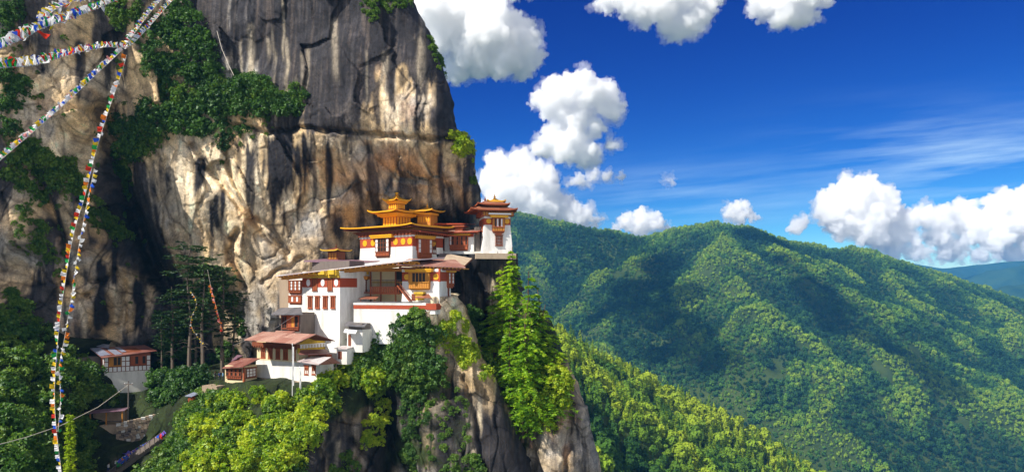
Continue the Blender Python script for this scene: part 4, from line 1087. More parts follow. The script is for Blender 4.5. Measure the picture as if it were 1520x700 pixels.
# ------------------------------------------------------------------ the forest on the mountains
def forest_mat(name, ramp_stops, scale1, scale2):
    m, t, p = new_mat(name)
    geo = t.nodes.new('ShaderNodeNewGeometry')
    def nz(scale, det):
        n = t.nodes.new('ShaderNodeTexNoise'); n.inputs['Scale'].default_value = scale; n.inputs['Detail'].default_value = det
        t.links.new(geo.outputs['Position'], n.inputs['Vector']); return n.outputs[0]
    oi = t.nodes.new('ShaderNodeObjectInfo')
    ta = t.nodes.new('ShaderNodeAttribute'); ta.attribute_type = 'INSTANCER'; ta.attribute_name = 'tint'
    b = t.nodes.new('ShaderNodeMath'); b.operation = 'MULTIPLY_ADD'; b.inputs[1].default_value = 0.38
    t.links.new(oi.outputs['Random'], b.inputs[0]); t.links.new(ta.outputs['Fac'], b.inputs[2])
    r_ = ramp(t, ramp_stops)
    t.links.new(b.outputs[0], r_.inputs[0])
    t.links.new(r_.outputs[0], p.inputs['Base Color'])
    p.inputs['Roughness'].default_value = 0.9; p.inputs['Specular IOR Level'].default_value = 0.1
    return m
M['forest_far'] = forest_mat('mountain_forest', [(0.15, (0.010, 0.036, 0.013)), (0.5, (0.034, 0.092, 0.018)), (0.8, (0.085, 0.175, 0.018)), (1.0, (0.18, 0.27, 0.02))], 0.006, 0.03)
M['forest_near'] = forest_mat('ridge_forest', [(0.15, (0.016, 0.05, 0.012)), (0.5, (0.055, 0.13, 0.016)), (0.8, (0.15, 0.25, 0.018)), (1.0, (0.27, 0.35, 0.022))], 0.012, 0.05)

def low_conifer(seed, n=46):
    r_ = np.random.default_rng(seed)
    z = r_.uniform(0.08, 1, n) ** 0.9
    az = r_.uniform(0, 6.283, n); rad = (1.02 - z) * 0.27 * r_.uniform(0.7, 1.15, n)
    C = np.stack([np.cos(az) * rad, np.sin(az) * rad, z], -1)
    nr = unit(np.stack([np.cos(az), np.sin(az), np.full(n, 0.55)], -1) + 0.35 * r_.normal(size=(n, 3)))
    t = unit(np.cross(nr, np.array([0, 0, 1.0]) + 0.2 * r_.normal(size=(n, 3)))); b = np.cross(nr, t)
    s = (46 / n) ** 0.4 * (0.16 * (1.15 - z))[:, None] * r_.uniform(0.8, 1.3, (n, 1))
    return quads_from(C, t * s, b * s * 0.75)
def low_broad(seed, n=60):
    r_ = np.random.default_rng(seed)
    d = unit(r_.normal(size=(n, 3)) + np.array([0, 0, 0.35]))
    rad = 0.36 * (0.75 + 0.5 * vnoise(d * 1.6 + seed))
    C = d * rad[:, None] * np.array([1, 1, 1.05]) + np.array([0, 0, 0.58])
    nr = unit(d + 0.4 * r_.normal(size=(n, 3))); t = unit(np.cross(nr, r_.normal(size=(n, 3)))); b = np.cross(nr, t)
    s = (60 / n) ** 0.4 * 0.15 * r_.uniform(0.7, 1.3, (n, 1))
    return quads_from(C, t * s, b * s * 0.8)

def forest(name, pts, protos, mat, h0, h1, seed, tint, size):
    """one object: a cloud of foot points, on which geometry nodes put trees"""
    me = bpy.data.meshes.new(name); me.vertices.add(len(pts)); me.vertices.foreach_set('co', pts.astype(np.float32).ravel()); me.update()
    for an, av in (('tint', tint), ('size', size)):
        at_ = me.attributes.new(an, 'FLOAT', 'POINT'); at_.data.foreach_set('value', av.astype(np.float32))
    o = link(name, me)
    pc = bpy.data.collections.new(name + '_kinds')
    for k, (v, q) in enumerate(protos):
        pm = np_mesh('forest_tree', v, q); pm.materials.append(mat)
        pc.objects.link(bpy.data.objects.new('forest_tree_kind', pm))
    ng = bpy.data.node_groups.new(name, 'GeometryNodeTree')
    ng.interface.new_socket('Geometry', in_out='INPUT', socket_type='NodeSocketGeometry')
    ng.interface.new_socket('Geometry', in_out='OUTPUT', socket_type='NodeSocketGeometry')
    gi, go = ng.nodes.new('NodeGroupInput'), ng.nodes.new('NodeGroupOutput')
    ci = ng.nodes.new('GeometryNodeCollectionInfo'); ci.inputs['Collection'].default_value = pc; ci.inputs['Separate Children'].default_value = True
    ip = ng.nodes.new('GeometryNodeInstanceOnPoints'); ip.inputs['Pick Instance'].default_value = True
    def rnd(typ, a, b, sd):
        n = ng.nodes.new('FunctionNodeRandomValue'); n.data_type = typ
        i0, i1, io = {'FLOAT': (2, 3, 1), 'INT': (4, 5, 2), 'FLOAT_VECTOR': (0, 1, 0)}[typ]
        n.inputs[i0].default_value = a; n.inputs[i1].default_value = b; n.inputs['Seed'].default_value = sd
        return n.outputs[io]
    ng.links.new(gi.outputs[0], ip.inputs['Points']); ng.links.new(ci.outputs[0], ip.inputs['Instance'])
    ng.links.new(rnd('INT', 0, len(protos) - 1, seed), ip.inputs['Instance Index'])
    ng.links.new(rnd('FLOAT_VECTOR', (0, 0, 0), (0.1, 0.1, 6.28), seed + 1), ip.inputs['Rotation'])
    na = ng.nodes.new('GeometryNodeInputNamedAttribute'); na.data_type = 'FLOAT'; na.inputs['Name'].default_value = 'size'
    ng.links.new(na.outputs[0], ip.inputs['Scale'])
    ng.links.new(ip.outputs[0], go.inputs[0])
    o.modifiers.new('trees', 'NODES').node_group = ng
    tag(o, kind='stuff')
    return o

def seen(x, y, z, px0, px1, py1=760):
    u = 760 + F * x / y; v = HZ - F * z / y
    return (u > px0) & (u < px1) & (v < py1)
def foot_points(zat, x0, x1, y0, y1, sp, px0, px1, seed, thin=0.0):
    r_ = np.random.default_rng(seed)
    X, Y = np.meshgrid(np.arange(x0, x1, sp), np.arange(y0, y1, sp))
    X = X.ravel() + r_.uniform(-.5, .5, X.size) * sp; Y = Y.ravel() + r_.uniform(-.5, .5, Y.size) * sp
    Z = zat(X, Y)
    gap = fbm(np.stack([X / 60, Y / 60, X * 0], -1) + seed, 3)
    k = seen(X, Y, Z, px0, px1) & (Z > -880) & (gap > -0.55 + thin)
    return np.stack([X, Y, Z - 0.8], -1)[k]
cons = [low_conifer(k) for k in range(4)]; brs = [low_broad(k + 20) for k in range(4)]
fp = foot_points(mountain_z, -900, 3300, 1000, 2750, 6.6, 560, 1640, 5)
def looks(zat, P, d, h0, h1, seed):
    """tint (0 dark .. 1 sunny green) and size of each tree: lighter woods and painted-in sunlight on spurs and clearings, dark big trees in gullies"""
    x, y = P[:, 0], P[:, 1]; r_ = np.random.default_rng(seed)
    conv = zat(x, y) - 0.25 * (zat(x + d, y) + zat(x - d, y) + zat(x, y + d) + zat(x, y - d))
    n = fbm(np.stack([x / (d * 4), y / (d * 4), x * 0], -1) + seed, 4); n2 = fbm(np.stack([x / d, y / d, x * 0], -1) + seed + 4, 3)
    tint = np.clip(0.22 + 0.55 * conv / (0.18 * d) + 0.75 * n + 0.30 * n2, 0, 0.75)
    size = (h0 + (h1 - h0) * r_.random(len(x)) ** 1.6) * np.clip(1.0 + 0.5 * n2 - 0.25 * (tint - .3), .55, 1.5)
    return tint, size
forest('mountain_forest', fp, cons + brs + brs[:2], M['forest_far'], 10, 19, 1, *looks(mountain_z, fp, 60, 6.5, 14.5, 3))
print('forest', len(fp))
nf = foot_points(near_z, -200, 1000, 480, 1250, 7.2, 600, 1640, 6)
# the trees of the near ridge that show largest are trees of their own
app = np.hypot(nf[:, 0], nf[:, 1]); u = 760 + F * nf[:, 0] / nf[:, 1]; v = HZ - F * nf[:, 2] / nf[:, 1]
crest = np.interp(u, [832, 900, 960, 1050, 1130, 1210], [500, 541, 572, 611, 657, 712])
okk = (v < 705) & (u < 1215) & (v - crest < 75) & (v - crest > -6) & (u > 842) & ~((u < 895) & (v > 560))
idx = np.where(okk)[0]
idx = idx[np.argsort(app[idx])]
pick = idx[np.random.default_rng(3).permutation(len(idx))[:260]]
rt = [conifer_arrays(18, 3.6, 200 + k, 0.06, 1.1, 6, 0.85, 0.2, 0.8, 9) for k in range(3)]
rtm = []
M['ridge_needles'] = leaf_mat('ridge_needles', (0.08, 0.19, 0.012), (0.21, 0.36, 0.016), (0.42, 0.53, 0.02), 0.4, 0.05)
for k, (a, b) in enumerate(rt):
    me = np_mesh('crown', a, b); me.materials.append(M['ridge_needles'])
    tm = trunk_mesh(18, 0.3, k, 0.2); tm.materials.append(M['bark_brown']); rtm.append((me, tm))
for i in pick:
    me, tm = rtm[rs.randrange(3)]
    place_tree('ridge_pine', 'yellow-green conifer among those crowding the crest of the near forested ridge', 'tree', 'conifers on the near forested ridge', nf[i], me, tm, rz=rs.uniform(0, 6.28), sc=rs.uniform(0.65, 1.1))
keep = np.ones(len(nf), bool); keep[pick] = False
ridge_looks = looks(near_z, nf[keep], 30, 8, 18, 5)
ridge_looks = (np.clip(ridge_looks[0] + 0.35 * (1 - sstep(10, 75, (v - crest)[keep])) + 0.08, 0, 0.9), ridge_looks[1])  # the sunlit band along the crest is painted in as lighter tint
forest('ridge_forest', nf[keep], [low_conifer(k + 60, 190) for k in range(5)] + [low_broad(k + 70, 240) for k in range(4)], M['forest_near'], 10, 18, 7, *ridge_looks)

# ------------------------------------------------------------------ buildings
class Bld:
    """a building: an Empty at its near front corner; local x runs along the front, y runs back, z up"""
    def __init__(s, name, label, px, py, Y, deg, cat='building', group=None):
        s.O = at(px, py, Y); s.c, s.s = math.cos(R(deg)), math.sin(R(deg))
        s.e = empty(name, s.O, R(deg)); tag(s.e, label, cat, group)
    def fx(s, px, y=0.0):
        k = (px - 760) / F; ox, oy = s.O[0] - y * s.s, s.O[1] + y * s.c
        return (k * oy - ox) / (s.c - k * s.s)
    def ry(s, px, x=0.0):
        k = (px - 760) / F; ox, oy = s.O[0] + x * s.c, s.O[1] + x * s.s
        return (k * oy - ox) / (-s.s - k * s.c)
    def z(s, py, x=0.0, y=0.0):
        return (HZ - py) / F * (s.O[1] + x * s.s + y * s.c) - s.O[2]
    def local(s, P):
        d = np.asarray(P) - s.O
        return (d[0] * s.c + d[1] * s.s, -d[0] * s.s + d[1] * s.c, d[2])
    def L(s, px, py, Y):
        return s.local(at(px, py, Y))
    def front(s, y0=0.0): return lambda a, o, z: (a, y0 - o, z)
    def right(s, x0=0.0): return lambda a, o, z: (x0 + o, a, z)
    def left(s, x0=0.0): return lambda a, o, z: (x0 - o, a, z)
    def part(s, mb, name, mats, parent=None):
        return mb.build(name, mats, parent or s.e)
    def wall(s, x0, x1, y0, y1, z0, z1, flare=0.35, mat='white', zf=None, name='wall'):
        b = MB(); zf = z0 + (z1 - z0) * 0.75 if zf is None else zf
        b.frustum((x0 - flare, x1 + flare, y0 - flare, y1 + flare), (x0, x1, y0, y1), z0, zf)
        b.frustum((x0, x1, y0, y1), (x0, x1, y0, y1), zf, z1)
        return s.part(b, name, M[mat])
    def boxpart(s, name, mat, fr, a0, a1, o0, o1, z0, z1, parent=None):
        b = MB(); b.box(a0, a1, o0, o1, z0, z1, fr=fr); return s.part(b, name, M[mat], parent)
    def discs(s, fr, lst, z, r, mat='gold', o=0.10):
        for a in lst:
            b = MB(); b.disc(fr, a, z, r, 0.02, o); s.part(b, 'gold_disc' if mat == 'gold' else 'white_disc', M[mat])
    def window(s, fr, a0, a1, z0, z1, frame='brown', pane='dark', cols=1, rows=1, o=0.14, lintel=True, arch=False, name='window'):
        w = a1 - a0; t = min(0.16, w * 0.14); b = MB()
        b.box(a0, a0 + t, -0.05, o, z0, z1, fr=fr); b.box(a1 - t, a1, -0.05, o, z0, z1, fr=fr)
        b.box(a0 + t, a1 - t, -0.05, o - 0.003, z1 - t, z1, fr=fr); b.box(a0 + t, a1 - t, -0.05, o - 0.003, z0, z0 + t, fr=fr)
        for k in range(1, cols):
            x = a0 + w * k / cols; b.box(x - 0.045, x + 0.045, -0.05, o - 0.03, z0 + t, z1 - t, fr=fr)
        for k in range(1, rows):
            zz = z0 + (z1 - z0) * k / rows; b.box(a0 + t, a1 - t, -0.05, o - 0.033, zz - 0.04, zz + 0.04, fr=fr)
        if arch:
            b.box(a0 + t, a1 - t, -0.05, o - 0.02, z1 - t - 0.22 * w, z1 - t, fr=fr)
        wn_ = s.part(b, name, M[frame])
        b = MB(); b.box(a0 + t * .5, a1 - t * .5, 0.0, 0.045, z0 + t * .5, z1 - t * .5, fr=fr); s.part(b, 'pane', M[pane], wn_)
        if lintel:
            b = MB(); b.box(a0 - 0.14, a1 + 0.14, -0.05, o + 0.10, z1 + 0.002, z1 + 0.14, fr=fr); s.part(b, 'lintel', M[frame], wn_)
            b = MB(); b.box(a0 - 0.08, a1 + 0.08, -0.05, o + 0.07, z0 - 0.12, z0 - 0.002, fr=fr)
            s.part(b, 'sill', M[frame], wn_)
        return wn_
    def bay(s, fr, a0, a1, z0, z1, cols, proj=0.55, skirt=0.26, rows=3, frame='brown', lattice='redwood', cornice='yellow', white='pane', cor_h=0.35, cor_over=0.3, name='bay_window'):
        """a projecting timber bay; cols: a letter a column, w white panels, d dark opening, r red panel, o ochre"""
        w = a1 - a0; H = z1 - z0; zs = z0 + H * skirt; t = 0.11
        b = MB(); b.box(a0, a1, -0.1, proj - 0.10, z0 + 0.1, z1, fr=fr)
        b.box(a0 + 0.1, a1 - 0.1, -0.1, proj - 0.2, z0 - 0.16, z0 + 0.098, fr=fr)
        b.box(a0 - 0.06, a1 + 0.06, -0.1, proj + 0.07, zs - 0.09, zs + 0.07, fr=fr); b.box(a0 - 0.05, a1 + 0.05, -0.1, proj + 0.05, z1 - 0.14, z1 + 0.04, fr=fr)
        b.box(a0 - 0.03, a1 + 0.03, -0.1, proj + 0.03, z0 + 0.0995, z0 + 0.2, fr=fr)
        n = len(cols)
        for k in range(n + 1):
            x = a0 + w * k / n; b.box(x - t / 2, x + t / 2, proj - 0.12, proj, zs + 0.071, z1 - 0.141, fr=fr)
        for k in range(1, rows):
            zz = zs + (z1 - zs) * k / rows; b.box(a0, a1, proj - 0.12, proj - 0.02, zz - 0.045, zz + 0.045, fr=fr)
        body = s.part(b, name, M[frame])
        for ch, mt in (('w', white), ('d', 'dark'), ('r', 'redwood'), ('o', 'ochre')):
            b = MB(); hit = False
            for k, c_ in enumerate(cols):
                if c_ == ch:
                    hit = True; b.box(a0 + w * k / n + t / 2, a0 + w * (k + 1) / n - t / 2, proj - 0.14, proj - 0.06, zs + 0.08, z1 - 0.15, fr=fr)
            if hit: s.part(b, 'pane', M[mt], body)
        b = MB(); m_ = max(3, int(w / 0.42))
        for k in range(m_):
            x = a0 + w * (k + 0.5) / m_; b.box(x - w / m_ * 0.36, x + w / m_ * 0.36, proj - 0.13, proj - 0.035, z0 + 0.21, zs - 0.10, fr=fr)
        s.part(b, 'lattice', M[lattice], body)
        if cornice:
            b = MB(); b.box(a0 - cor_over, a1 + cor_over, -0.05, proj + 0.30, z1 + 0.043, z1 + 0.043 + cor_h * 0.55, fr=fr); b.box(a0 - cor_over - .12, a1 + cor_over + .12, -0.05, proj + 0.42, z1 + 0.045 + cor_h * 0.55, z1 + 0.045 + cor_h, fr=fr)
            s.part(b, 'cornice', M[cornice], body)
        return body
    def dentils(s, fr, a0, a1, o0, o1, z0, z1, n, mat, name='eave_brackets', duty=0.55):
        b = MB(); w = (a1 - a0) / n
        for k in range(n): b.box(a0 + w * (k + .5 - duty / 2), a0 + w * (k + .5 + duty / 2), o0, o1, z0, z1, fr=fr)
        return s.part(b, name, M[mat])

def hip_roof(B, name, x0, x1, y0, y1, ze, rise, top=0.0, curl=0.0, th=0.16, power=1.0, mats=('gilt', 'ochre', 'gold'), parent=None, n=12, nt=8, fascia=True, finial=0.0, topc=None):
    """a hipped roof with flared corners, its soffit and a fascia board round the eave"""
    cx, cyy = topc or ((x0 + x1) / 2, (y0 + y1) / 2)
    per = []
    for (ax, ay), (bx, by) in (((x0, y0), (x1, y0)), ((x1, y0), (x1, y1)), ((x1, y1), (x0, y1)), ((x0, y1), (x0, y0))):
        for k in range(n):
            t = k / n; per.append((ax + (bx - ax) * t, ay + (by - ay) * t, abs(2 * t - 1) ** 5))
    P, m = [], len(per)
    tx, ty = (x1 - x0) / 2 * top, (y1 - y0) / 2 * top
    for k in range(nt + 1):
        q = k / nt
        for (x, y, c_) in per:
            fx, fy = cx + (x - (x0 + x1) / 2) * top, cyy + (y - (y0 + y1) / 2) * top
            P.append((x + (fx - x) * q, y + (fy - y) * q, ze + rise * q ** power + curl * c_ * (1 - q) ** 3))
    F1 = [(k * m + i, k * m + (i + 1) % m, (k + 1) * m + (i + 1) % m, (k + 1) * m + i) for k in range(nt) for i in range(m)]
    F1.append(tuple(range(nt * m, (nt + 1) * m)))
    b = MB(); b.add(P, F1, 0)
    b.add([(p[0], p[1], p[2] - th) for p in P], [tuple(reversed(f)) for f in F1], 1)
    b.add(P[:m] + [(p[0], p[1], p[2] - th) for p in P[:m]], [(i, i + m, (i + 1) % m + m, (i + 1) % m) for i in range(m)], 2)
    r_ = b.build(name, [M[k] for k in mats], parent or B.e)
    if fascia:
        b = MB()
        out = [(cx + (p[0] - cx) * 1.012, cyy + (p[1] - cyy) * 1.012, p[2] - th * 0.2) for p in P[:m]]
        q1 = [(p[0], p[1], p[2] + 0.11) for p in out]; q2 = [(p[0], p[1], p[2] - 0.10) for p in out]
        inn = [(cx + (p[0] - cx) * 0.985, cyy + (p[1] - cyy) * 0.985, p[2] + 0.11) for p in out]; in2 = [(p[0], p[1], p[2] - 0.21) for p in inn]
        b.add(q1 + q2 + inn + in2, [f for i in range(m) for j in [(i + 1) % m] for f in ((i, i + m, j + m, j), (i, j, j + 2 * m, i + 2 * m), (i + m, i + 3 * m, j + 3 * m, j + m))], 0)
        b.build('fascia', M[mats[2]], r_)
    if finial:
        f = finial; b = MB()
        b.lathe([(.30 * f, 0), (.34 * f, .06 * f), (.16 * f, .12 * f), (.13 * f, .2 * f), (.26 * f, .3 * f), (.28 * f, .4 * f), (.12 * f, .5 * f), (.09 * f, .6 * f), (.14 * f, .66 * f), (.05 * f, .8 * f), (.015 * f, 1.15 * f)], (cx, cyy, ze + rise - 0.03), 10)
        b.build('finial', M[mats[0]], r_)
    return r_

def rafters(B, fr, a0, a1, o0, o1, z, n, mat='ochre', h=0.16, name='rafters', drop=0.0):
    b = MB()
    for k in range(n):
        a = a0 + (a1 - a0) * (k + .5) / n; w = 0.10
        P = [fr(a + sx * w, o, z + (drop if o == o1 else 0) + dz) for dz in (-h, 0) for o in (o0, o1) for sx in (-1, 1)]
        b.add(P, [(0, 2, 3, 1), (4, 5, 7, 6), (0, 1, 5, 4), (2, 6, 7, 3), (0, 4, 6, 2), (1, 3, 7, 5)])
    return b.build(name, M[mat], B.e)

# --- the golden-roofed upper temple
T = Bld('upper_temple', 'white upper temple under tiered golden pagoda roofs', 612, 404, 154, -38)
W, D = T.fx(535), T.ry(657)
zt = T.z(347); fr, rt_ = T.front(), T.right()
T.wall(W, 0, 0, D, 0, zt, 0.25)
zb0, zb1 = T.z(365), T.z(350.5)
b = MB(); b.box(W - .04, .04, -.04, D + .04, zb0, zb1); T.part(b, 'red_band', M['red'])
b = MB(); b.box(W - .12, .12, -.12, D + .12, zb1 + .002, zt - .12); T.part(b, 'parapet', M['white'])
rr_ = 0.62
T.discs(fr, [T.fx(p) for p in (542, 554, 587.5, 598.7, 608.5)], T.z(357.5), rr_)
T.discs(rt_, [T.ry(p) for p in (643,)], T.z(359), rr_)
a0, a1 = T.fx(559.5), T.fx(579.5)
T.bay(fr, a0, a1, T.z(381, a0), T.z(354, a0), 'wdddw', 0.5, cornice='gold', frame='brown', cor_h=0.6, cor_over=1.1)
a0, a1 = T.ry(618.5), T.ry(639)
T.bay(rt_, a0, a1, T.z(382, 0, a0), T.z(354, 0, a0), 'wrrrw', 0.5, cornice='gold', frame='redwood', cor_h=0.6, cor_over=0.5)
a0, a1 = T.ry(642), T.ry(647)
T.window(rt_, a0, a1, T.z(376, 0, a0), T.z(358, 0, a0), 'brown', 'dark', 2, 3)
b = MB(); b.box(-0.02, 0.28, 1.0, 1.35, T.z(371), zb0 - .02); T.part(b, 'corner_post', M['red'])
T.dentils(fr, W - .3, .3, -.2, .5, zt - .1, zt + .35, 16, 'redwood')
T.dentils(rt_, 0, D, -.2, .5, zt - .1, zt + .35, 14, 'redwood')
b = MB(); b.box(W - .6, .6, -.6, D + .4, zt + .36, zt + .62); b.box(W - 1.0, 1.0, -1.0, D + .8, zt + .622, zt + .85); T.part(b, 'eave_beam', M['brown'])
z1 = T.z(333, 1.6, -1.6)
b = MB(); b.box(W, 0, 0.2, D, zt + .86, z1 + .35); T.part(b, 'attic', M['ochre'])
xl = T.fx(507, -1.7)
hip_roof(T, 'lower_roof', xl, 1.7, -1.9, D + 1.4, z1, 0.5, 0.45, 0.3, 0.2, 1.15, ('gilt', 'redwood', 'gold'), n=14)
rafters(T, fr, xl + .3, 1.4, -.6, 1.7, z1 - .22, 34, 'brown'); rafters(T, rt_, -1.6, D + 1.1, -.6, 1.5, z1 - .22, 26, 'brown')
# a lower lean-to roof on the right side
b = MB(); b.slab([(0.3, -.6, T.z(341, .3, -.6)), (2.6, -.4, T.z(342.5, 2.6, -.4)), (2.6, D + 1.5, T.z(350, 2.6, D + 1.5)), (0.3, D + 1.5, T.z(348, .3, D + 1.5))], .16, 0, 1, 2)
T.part(b, 'side_roof', [M['roof_red'], M['brown'], M['red']])
cx, cyy = T.fx(589, D / 2), D / 2
def tier(zc0, zc1, half, roof_half, ze, rise, curl, fin, mats, corn=None, win=4):
    b = MB(); b.box(cx - half, cx + half, cyy - half, cyy + half, zc0, zc1); body = T.part(b, 'tier', M['redwood'])
    for f_ in (T.front(cyy - half), T.right(cx + half), T.left(cx - half)):
        off = cx if f_(0, 0, 0)[1] == cyy - half else cyy
        b = MB(); w = 2 * half / win
        for k in range(win): b.box(off - half + w * (k + .18), off - half + w * (k + .82), 0.0, .07, zc0 + .25, zc1 - .12, fr=f_)
        T.part(b, 'panel', M['gold'], body)
    if corn:
        b = MB()
        for (h_, za, zb) in corn: b.box(cx - h_, cx + h_, cyy - h_, cyy + h_, za, zb)
        T.part(b, 'cornice', M['gold'], body)
    hip_roof(T, 'pagoda_roof', cx - roof_half, cx + roof_half, cyy - roof_half, cyy + roof_half, ze, rise, 0.30 if not fin else 0.06, curl, 0.16, 1.3 if not fin else 1.7, mats, finial=fin)
zc = lambda p: T.z(p, cx, cyy)
tier(z1 + .3, zc(322.5), 1.95, 4.1, zc(316.0), 0.6, 0.45, 0, ('gilt', 'ochre', 'gold'), [(2.3, zc(323), zc(321.8)), (2.75, zc(321.7), zc(319)), (3.0, zc(318.9), zc(317.6)), (2.3, zc(317.5), zc(315))], 5)
tier(zc(312), zc(303), 1.15, 2.05, zc(298.0), 1.05, 0.5, 1.45, ('gilt', 'gold', 'gilt'), [(1.4, zc(302.9), zc(301)), (1.6, zc(300.9), zc(299))], 4)

# --- small golden pavilion behind, on the rear roof
Q = Bld('golden_pavilion', 'small golden pavilion peeping over the red roof right of the pagoda', 632, 331, 163, -25, 'pavilion')
b = MB(); b.box(-1.9, 1.2, -.2, 2.6, -1.2, Q.z(319)); Q.part(b, 'body', M['ochre'])
b = MB(); b.box(-2.1, 1.4, -.4, 2.8, Q.z(318.9), Q.z(316)); Q.part(b, 'cornice', M['gold'])
Q.dentils(Q.front(-.2), -1.8, 1.1, 0, .06, .2, 1.3, 5, 'gold', 'panel')
hip_roof(Q, 'roof', -3.0, 2.3, -1.4, 3.8, Q.z(313), 0.8, 0.08, 0.3, 0.14, 1.5, ('gilt', 'gold', 'gilt'), finial=0.9)

# --- the rear hall between temple and chapel
H = Bld('rear_hall', 'low rear hall with red roofs between the pagoda temple and the chapel', 703, 375, 161, -14)
xw = H.fx(628); fr = H.front()
H.wall(xw, 0, 0, 7, -.6, H.z(346), 0.1, zf=0.5)
a0, a1 = H.fx(668.5), H.fx(695)
H.bay(fr, a0, a1, H.z(371, a0), H.z(350, a0), 'wdrdrdrd', 0.6, 0.34, 2, 'redwood', 'redwood', 'gold', cor_h=0.5, cor_over=0.5)
H.window(fr, H.fx(653.5), H.fx(660), H.z(371, -6), H.z(355, -6), 'brown', 'dark', 2, 2, name='doorway')
H.boxpart('red_band', 'red', fr, xw, 0.03, 0, .05, H.z(351.5), H.z(346.5))
b = MB(); zl = H.z(344.5); b.slab([(H.fx(660, -1.8), -1.8, zl), (1.4, -1.8, H.z(344)), (1.4, 2.5, zl + .7), (H.fx(660, -1.8), 2.5, zl + .75)], .18, 0, 1, 2); H.part(b, 'lower_roof', [M['roof_pink'], M['brown'], M['red']])
rafters(H, fr, H.fx(662), 1.2, -.2, 1.6, zl - .2, 16, 'brown')
a0, a1 = H.fx(642, 2.5), H.fx(688, 2.5)
b = MB(); b.box(a0, a1, 2.4, 7, H.z(347), H.z(331)); H.part(b, 'clerestory', M['ochre'])
H.dentils(H.front(2.4), a0, a1, 0, .1, H.z(342), H.z(334), 9, 'redwood', 'panel', .6)
b = MB(); b.box(a0, a1, 1.9, 7.2, H.z(332.9), H.z(330.5)); H.part(b, 'eave_beam', M['brown'])
b = MB(); zu = H.z(329.3); b.slab([(H.fx(606, .6), .6, zu), (H.fx(690, .6), .6, H.z(330.5)), (H.fx(690, .6), 8, zu + .3), (H.fx(606, .6), 8, zu + .9)], .22, 0, 1, 2); H.part(b, 'upper_roof', [M['roof_red'], M['brown'], M['red']])
b = MB(); p0, p1 = H.fx(676, .2), H.fx(687, .2); b.box(p0, p1, .0, 2.0, H.z(343), H.z(336)); b.box(p0 - .5, p1 + .5, -.5, 2.4, H.z(336), H.z(334.2)); H.part(b, 'roof_lantern', M['redwood'])
b = MB(); b.box(H.fx(655, -1.2), 5.2, -1.3, -.9, H.z(377), H.z(373.4)); b.box(H.fx(655, -1.2), 5.2, -.9, 0.5, H.z(377), H.z(375.6)); H.part(b, 'parapet', M['old_white'])
b = MB()
rq = random.Random(3)

# --- the chapel on the cliff edge
C = Bld('chapel', 'white chapel on the cliff edge under layered red and golden roofs', 757.5, 377, 160, 11)
W, D = C.fx(719), 6.5
fr, lf = C.front(), C.left(W)
zt = C.z(321)
b = MB(); b.frustum((W - .45, .55, -.4, D + .3), (W, 0, 0, D), -1.0, C.z(334)); b.frustum((W, 0, 0, D), (W, 0, 0, D), C.z(334), zt); C.part(b, 'wall', M['white'])
b = MB(); b.box(W - .03, .03, -.03, D + .03, C.z(334), C.z(324.5)); C.part(b, 'red_band', M['red'])
C.discs(fr, [C.fx(725.5), C.fx(752.5)], C.z(328.5), .5)
a0, a1 = C.fx(730.5), C.fx(748.5)
C.bay(fr, a0, a1, C.z(344.5), C.z(324), 'odwdwo', .6, .36, 1, 'redwood', 'ochre', None)
b = MB(); b.frustum((C.fx(736), C.fx(744), -.4, .0), (a0 + .2, a1 - .2, -.5, .0), C.z(348), C.z(345.2)); C.part(b, 'bay_bracket', M['redwood'])
a0, a1 = C.fx(735), C.fx(745.5)
C.window(fr, a0, a1, C.z(364.5), C.z(349.5), 'brown', 'dark', 4, 3, o=.5)
b = MB(); b.box(C.fx(727), C.fx(753.5), -.9, .1, C.z(323.4), C.z(319.4)); C.part(b, 'cornice', M['gold'])
b = MB(); b.box(C.fx(724), C.fx(757), -1.3, .4, C.z(319.3), C.z(317.2)); C.part(b, 'cornice_slab', M['pane'])
C.window(lf, 1.0, 2.2, C.z(372), C.z(352), 'brown', 'dark', 2, 4); C.window(lf, 3.2, 4.4, C.z(366), C.z(344), 'brown', 'dark', 2, 4)
C.window(lf, 1.4, 3.6, C.z(343), C.z(326), 'redwood', 'dark', 3, 2)
b = MB(); b.box(W - .6, .6, -.7, D + .5, zt + .02, C.z(314)); C.part(b, 'eave_box', M['redwood'])
C.dentils(fr, W - .4, .4, .7, .95, zt + .1, C.z(315), 12, 'ochre')
hip_roof(C, 'main_roof', C.fx(699, -1.6), C.fx(768, -1.6), -1.7, D + 1.6, C.z(312.5), 1.25, .42, .35, .2, 1.2, ('roof_brown', 'redwood', 'redwood'))
rafters(C, fr, W - 1.6, 1.1, -.6, 1.5, C.z(312.5) - .22, 18, 'brown')
mcx = W / 2
b = MB(); b.box(mcx - 2.0, mcx + 2.0, .6, D - .6, C.z(311), C.z(304)); C.part(b, 'lantern', M['redwood'])
C.dentils(C.front(.6), mcx - 1.8, mcx + 1.8, 0, .08, C.z(308.5), C.z(304.5), 6, 'ochre', 'panel')
hip_roof(C, 'upper_roof', C.fx(709, -.6), C.fx(757, -.6), -.7, D + .7, C.z(303.8), .8, .5, .3, .16, 1.2, ('roof_brown', 'brown', 'redwood'))
b = MB(); b.box(mcx - 1.1, mcx + 1.1, 1.6, D - 1.6, C.z(303), C.z(298)); C.part(b, 'lantern', M['redwood'])
hip_roof(C, 'crown_roof', mcx - 1.9, mcx + 1.9, .9, D - .9, C.z(298), .75, .1, .35, .14, 1.6, ('gilt', 'gold', 'gilt'), finial=1.0)
b = MB(); b.lathe([(.22, 0), (.3, .3), (.14, .5), (.22, .9), (.06, 1.2), (.02, 1.7)], (C.fx(721, .5), 1.2, C.z(302.5)), 10); C.part(b, 'finial', M['brown'])
